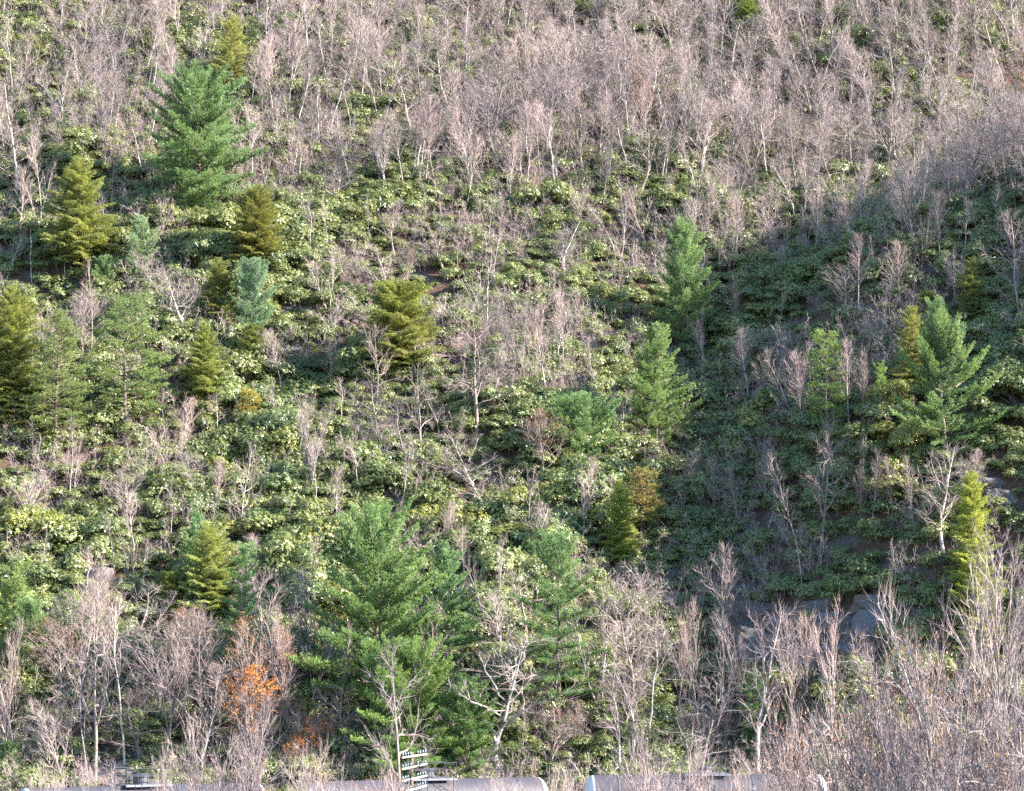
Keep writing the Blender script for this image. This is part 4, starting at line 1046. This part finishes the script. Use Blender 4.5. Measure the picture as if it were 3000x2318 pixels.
for k, (a, b, lab) in enumerate(CARS):
    if lab is None: continue
    pa, pb = [np.array([(q[0] - 1500) / FOC * yrow(q[1], TANK_Z) / 1.0, yrow(q[1], TANK_Z)]) for q in (a, b)]
    c = (pa + pb) / 2; yaw = math.atan2(pb[1] - pa[1], pb[0] - pa[0])
    t = root('tank_car', (c[0], c[1], 0.12), lab, 'railway car', 'tank cars in a row at the foot of the slope', yaw)
    obj('tank', T['tank'], t)
    for s_ in (-1, 1):
        h_ = obj('tank_head', T['head'], t); h_.location = (s_ * TL / 2, 0, zc); h_.rotation_euler = (0, 0, 0 if s_ > 0 else math.pi)
        if s_ > 0: h_['label'] = 'sunlit pale rounded end'
        tr = obj('truck', T['truck'], t); tr.location = (s_ * 5.6, 0, 0)
        for w_ in (-.85, .85):
            ws = obj('wheelset', T['wheelset'], tr); ws.location = (w_, 0, 0)
        ld = obj('ladder', T['ladder'], t); ld.location = (s_ * .0 + .9 * s_, -1.55, 1.2)
    h_ = obj('hatch', T['hatch'], t); h_.location = (-.15, 0, TANK_Z - .03)
    if k == 2: h_.scale = (1.15, 1.15, .8)
    o = obj('platform', T['platform'], t); o.location = (0, 0, TANK_Z + .05)
    o = obj('railing', T['railing'], t); o.location = (0, 0, TANK_Z + .07)
    o = obj('underframe', T['underframe'], t)
# track
cx = [(-28, 178), (-12, 186), (-6, 189.5), (12, 194.5), (30, 198), (70, 203), (140, 208)]
cx = [(-140, 140), (-60, 165)] + cx
A = np.array(cx, float)
g = Geo(); tt = np.linspace(0, len(A) - 1, 90); PX = np.interp(tt, np.arange(len(A)), A[:, 0]); PYY = np.interp(tt, np.arange(len(A)), A[:, 1])
P3 = np.stack([PX, PYY], 1); dd = np.gradient(P3, axis=0); dd /= np.linalg.norm(dd, axis=1, keepdims=True); nn = np.stack([-dd[:, 1], dd[:, 0]], 1)
prof = [(-2.6, .004), (-1.7, .10), (1.7, .10), (2.6, .004)]
V = np.concatenate([np.concatenate([P3 + nn * o_, np.full((len(P3), 1), h_)], 1) for o_, h_ in prof])
n_ = len(P3); F = []
for j in range(3):
    i = np.arange(n_ - 1) + j * n_; F.append(np.stack([i, i + 1, i + 1 + n_, i + n_], 1))
g.add(V, np.concatenate(F), 0); obj('track_ballast', g.mesh('track_ballast', [M['gravel']]), kind='structure')
g = Geo()
for s_ in (-.72, .72):
    q = P3 + nn * s_; q = np.concatenate([q, np.full((len(q), 1), .2)], 1)
    g.tubes(q[:-1], q[1:], np.full(len(q) - 1, .06), np.full(len(q) - 1, .06), 4)
obj('railway_rails', g.mesh('railway_rails', [M['rail']]), kind='structure')

# ------------------------------------------------------------------ telegraph pole
py_ = 171.0; pxx = (1208 - 1500) / FOC * py_; zt = CAM_Z + ray(1208, 2203)[2] * py_
tp_ = root('telegraph_pole', (pxx, py_, float(height(pxx, py_))), 'old wooden telegraph pole with four pale crossarms of glass insulators', 'telegraph pole', None, R(56))
z0 = float(height(pxx, py_)); PHt = zt - z0
me, _ = trunk_mesh(PHt, .15, .002, 3, M['pole'], n=10, taper=.3, name='pole')
obj('pole', me, tp_)
g = Geo(); g.box((0, 0, 0), (1.22, .045, .052)); ARM = g.mesh('crossarm', [M['wood']])
def f_ins(g): lathe(g, [(.02, -.02), (.02, .04), (.055, .045), (.06, .09), (.045, .10), (.05, .14), (.035, .18), (0, .19)], 0, 10)
INS = geo(f_ins, 'insulator', [M['insul']], True)
def f_pin(g): g.tubes([(0, 0, -.1)], [(0, 0, .06)], [.012], [.012], 5)
g = Geo(); g.tubes([(-.5, -.13, 0)], [(0, -.13, -.5)], [.015], [.015], 4); g.tubes([(.5, -.13, 0)], [(0, -.13, -.5)], [.015], [.015], 4); BRC = g.mesh('arm_brace', [M['steel']])
for j, zz in enumerate((-.22, -.83, -1.50, -2.1)):
    ar = obj('crossarm', ARM, tp_); ar.location = (0, -.19, PHt + zz); ar.rotation_euler = (0, (-.05, -.09, -.09, -.12)[j], 0)
    br = obj('arm_brace', BRC, tp_); br.location = (0, 0, PHt + zz - .05)
    for q in (-1.1, -.85, -.6, -.35, .35, .6, .85, 1.1):
        if (j == 2 and q == -.35) or (j == 1 and q == .6): continue
        i_ = obj('insulator', INS, ar); i_.location = (q, 0, .085)

# ------------------------------------------------------------------ labels that single each one out
ANCH = [(c[0], c[1], c[5]) for c in CON]
ANCH += [(1208, 2250, 'the telegraph pole'), (420, 2300, 'the leftmost tank car hatch'), (2325, 1822, 'the pale rounded boulder'), (1905, 1775, 'the sunlit rock slab'), (2065, 2290, 'the square tank hatch'), (1615, 2300, 'the bright tank end')]
ORD = ['', 'second ', 'third ', 'fourth ', 'fifth ', 'sixth ', 'seventh ', 'eighth ', 'ninth ', 'tenth ', 'eleventh ', 'twelfth ', 'thirteenth ', 'fourteenth ', 'fifteenth ']
def where(px_, py_, used=None):
    d = [math.hypot(px_ - a[0], (py_ - a[1])) for a in ANCH]; j = int(np.argmin(d)); a = ANCH[j]
    dx, dy = px_ - a[0], py_ - a[1]
    if abs(dx) > 1.1 * abs(dy): w = 'to the right of' if dx > 0 else 'to the left of'
    elif abs(dy) > 2.2 * abs(dx): w = 'straight below' if dy > 0 else 'straight above'
    else: w = ('down and right of' if dx > 0 else 'down and left of') if dy > 0 else ('up and right of' if dx > 0 else 'up and left of')
    return j, w, d[j]
LOOKW = {'birch': 'slim pale-barked tree with fine upright twigs', 'slim': 'thin white sapling with a bare lower stem', 'vase': 'bare tree with a fan of fine twigs',
         'oak': 'crooked bare tree with wide grey limbs', 'white_oak': 'whitish bare tree with twisting wide limbs', 'level': 'dead-looking tree with level bare side limbs',
         'fork': 'pale twin-stemmed bare tree', 'multi': 'many-stemmed leafless shrub', 'snag': 'broken white dead snag'}
LSHORT = {'birch': 'slim pale-barked bare tree', 'slim': 'thin white sapling', 'vase': 'fan-crowned bare tree', 'oak': 'crooked grey bare tree', 'white_oak': 'whitish twisting bare tree',
          'level': 'bare tree with level limbs', 'fork': 'twin-stemmed pale bare tree', 'multi': 'many-stemmed leafless shrub', 'snag': 'broken white snag'}
LEAFW = ' with brown leaves'
buckets = {}
for t in TREES:
    a, b, _ = project(t['pos'] + np.array([0, 0, t['H'] * .5]))
    j, w, d = where(a, b)
    lk = ('brown-leaved ' if t['leaves'] else '') + LSHORT[t['style']]
    buckets.setdefault((lk, j, w), []).append((d, t, a, b))
for (lk, j, w), arr in buckets.items():
    arr.sort(key=lambda q: q[0])
    for n, (d, t, a, b) in enumerate(arr):
        nm = ANCH[j][2]
        s_ = ('%s %s %s' % (lk, w, nm)) if len(arr) == 1 else ('%s, %snearest of its kind %s %s' % (lk, ORD[min(n, 14)], w, nm))
        wd = s_.split()
        if len(wd) > 16: s_ = '%s, %snearest %s %s' % (lk, ORD[min(n, 14)], w, nm)
        t['o']['label'] = s_
        t['o']['group'] = 'leafless trees on the hillside' if t['pos'][1] > 205 else 'leafless trees and shrubs beside the track'
        if t['style'] == 'multi': t['o']['category'] = 'shrub'
        if t['style'] == 'snag': t['o']['category'] = 'dead tree'
buckets = {}
for (o, a, b, tn, sh) in BUSH:
    j, w, d = where(a, b); buckets.setdefault((tn, sh, j, w), []).append((d, o))
for (tn, sh, j, w), arr in buckets.items():
    arr.sort(key=lambda q: q[0])
    for n, (d, o) in enumerate(arr):
        nm = ANCH[j][2]
        o['label'] = ('%s %s rhododendron %s %s' % (sh, tn, w, nm)) if len(arr) == 1 else ('%s %s rhododendron, %snearest %s %s' % (sh, tn, ORD[min(n, 14)], w, nm))
print('trees', len(TREES), 'rest', len(rest), 'objects', len(bpy.data.objects), 'maxlab', max(len(t['o']['label'].split()) for t in TREES))
print('tris', sum(sum(len(p.vertices) - 2 for p in m.polygons[:1]) * len(m.polygons) for m in bpy.data.meshes if len(m.polygons)))
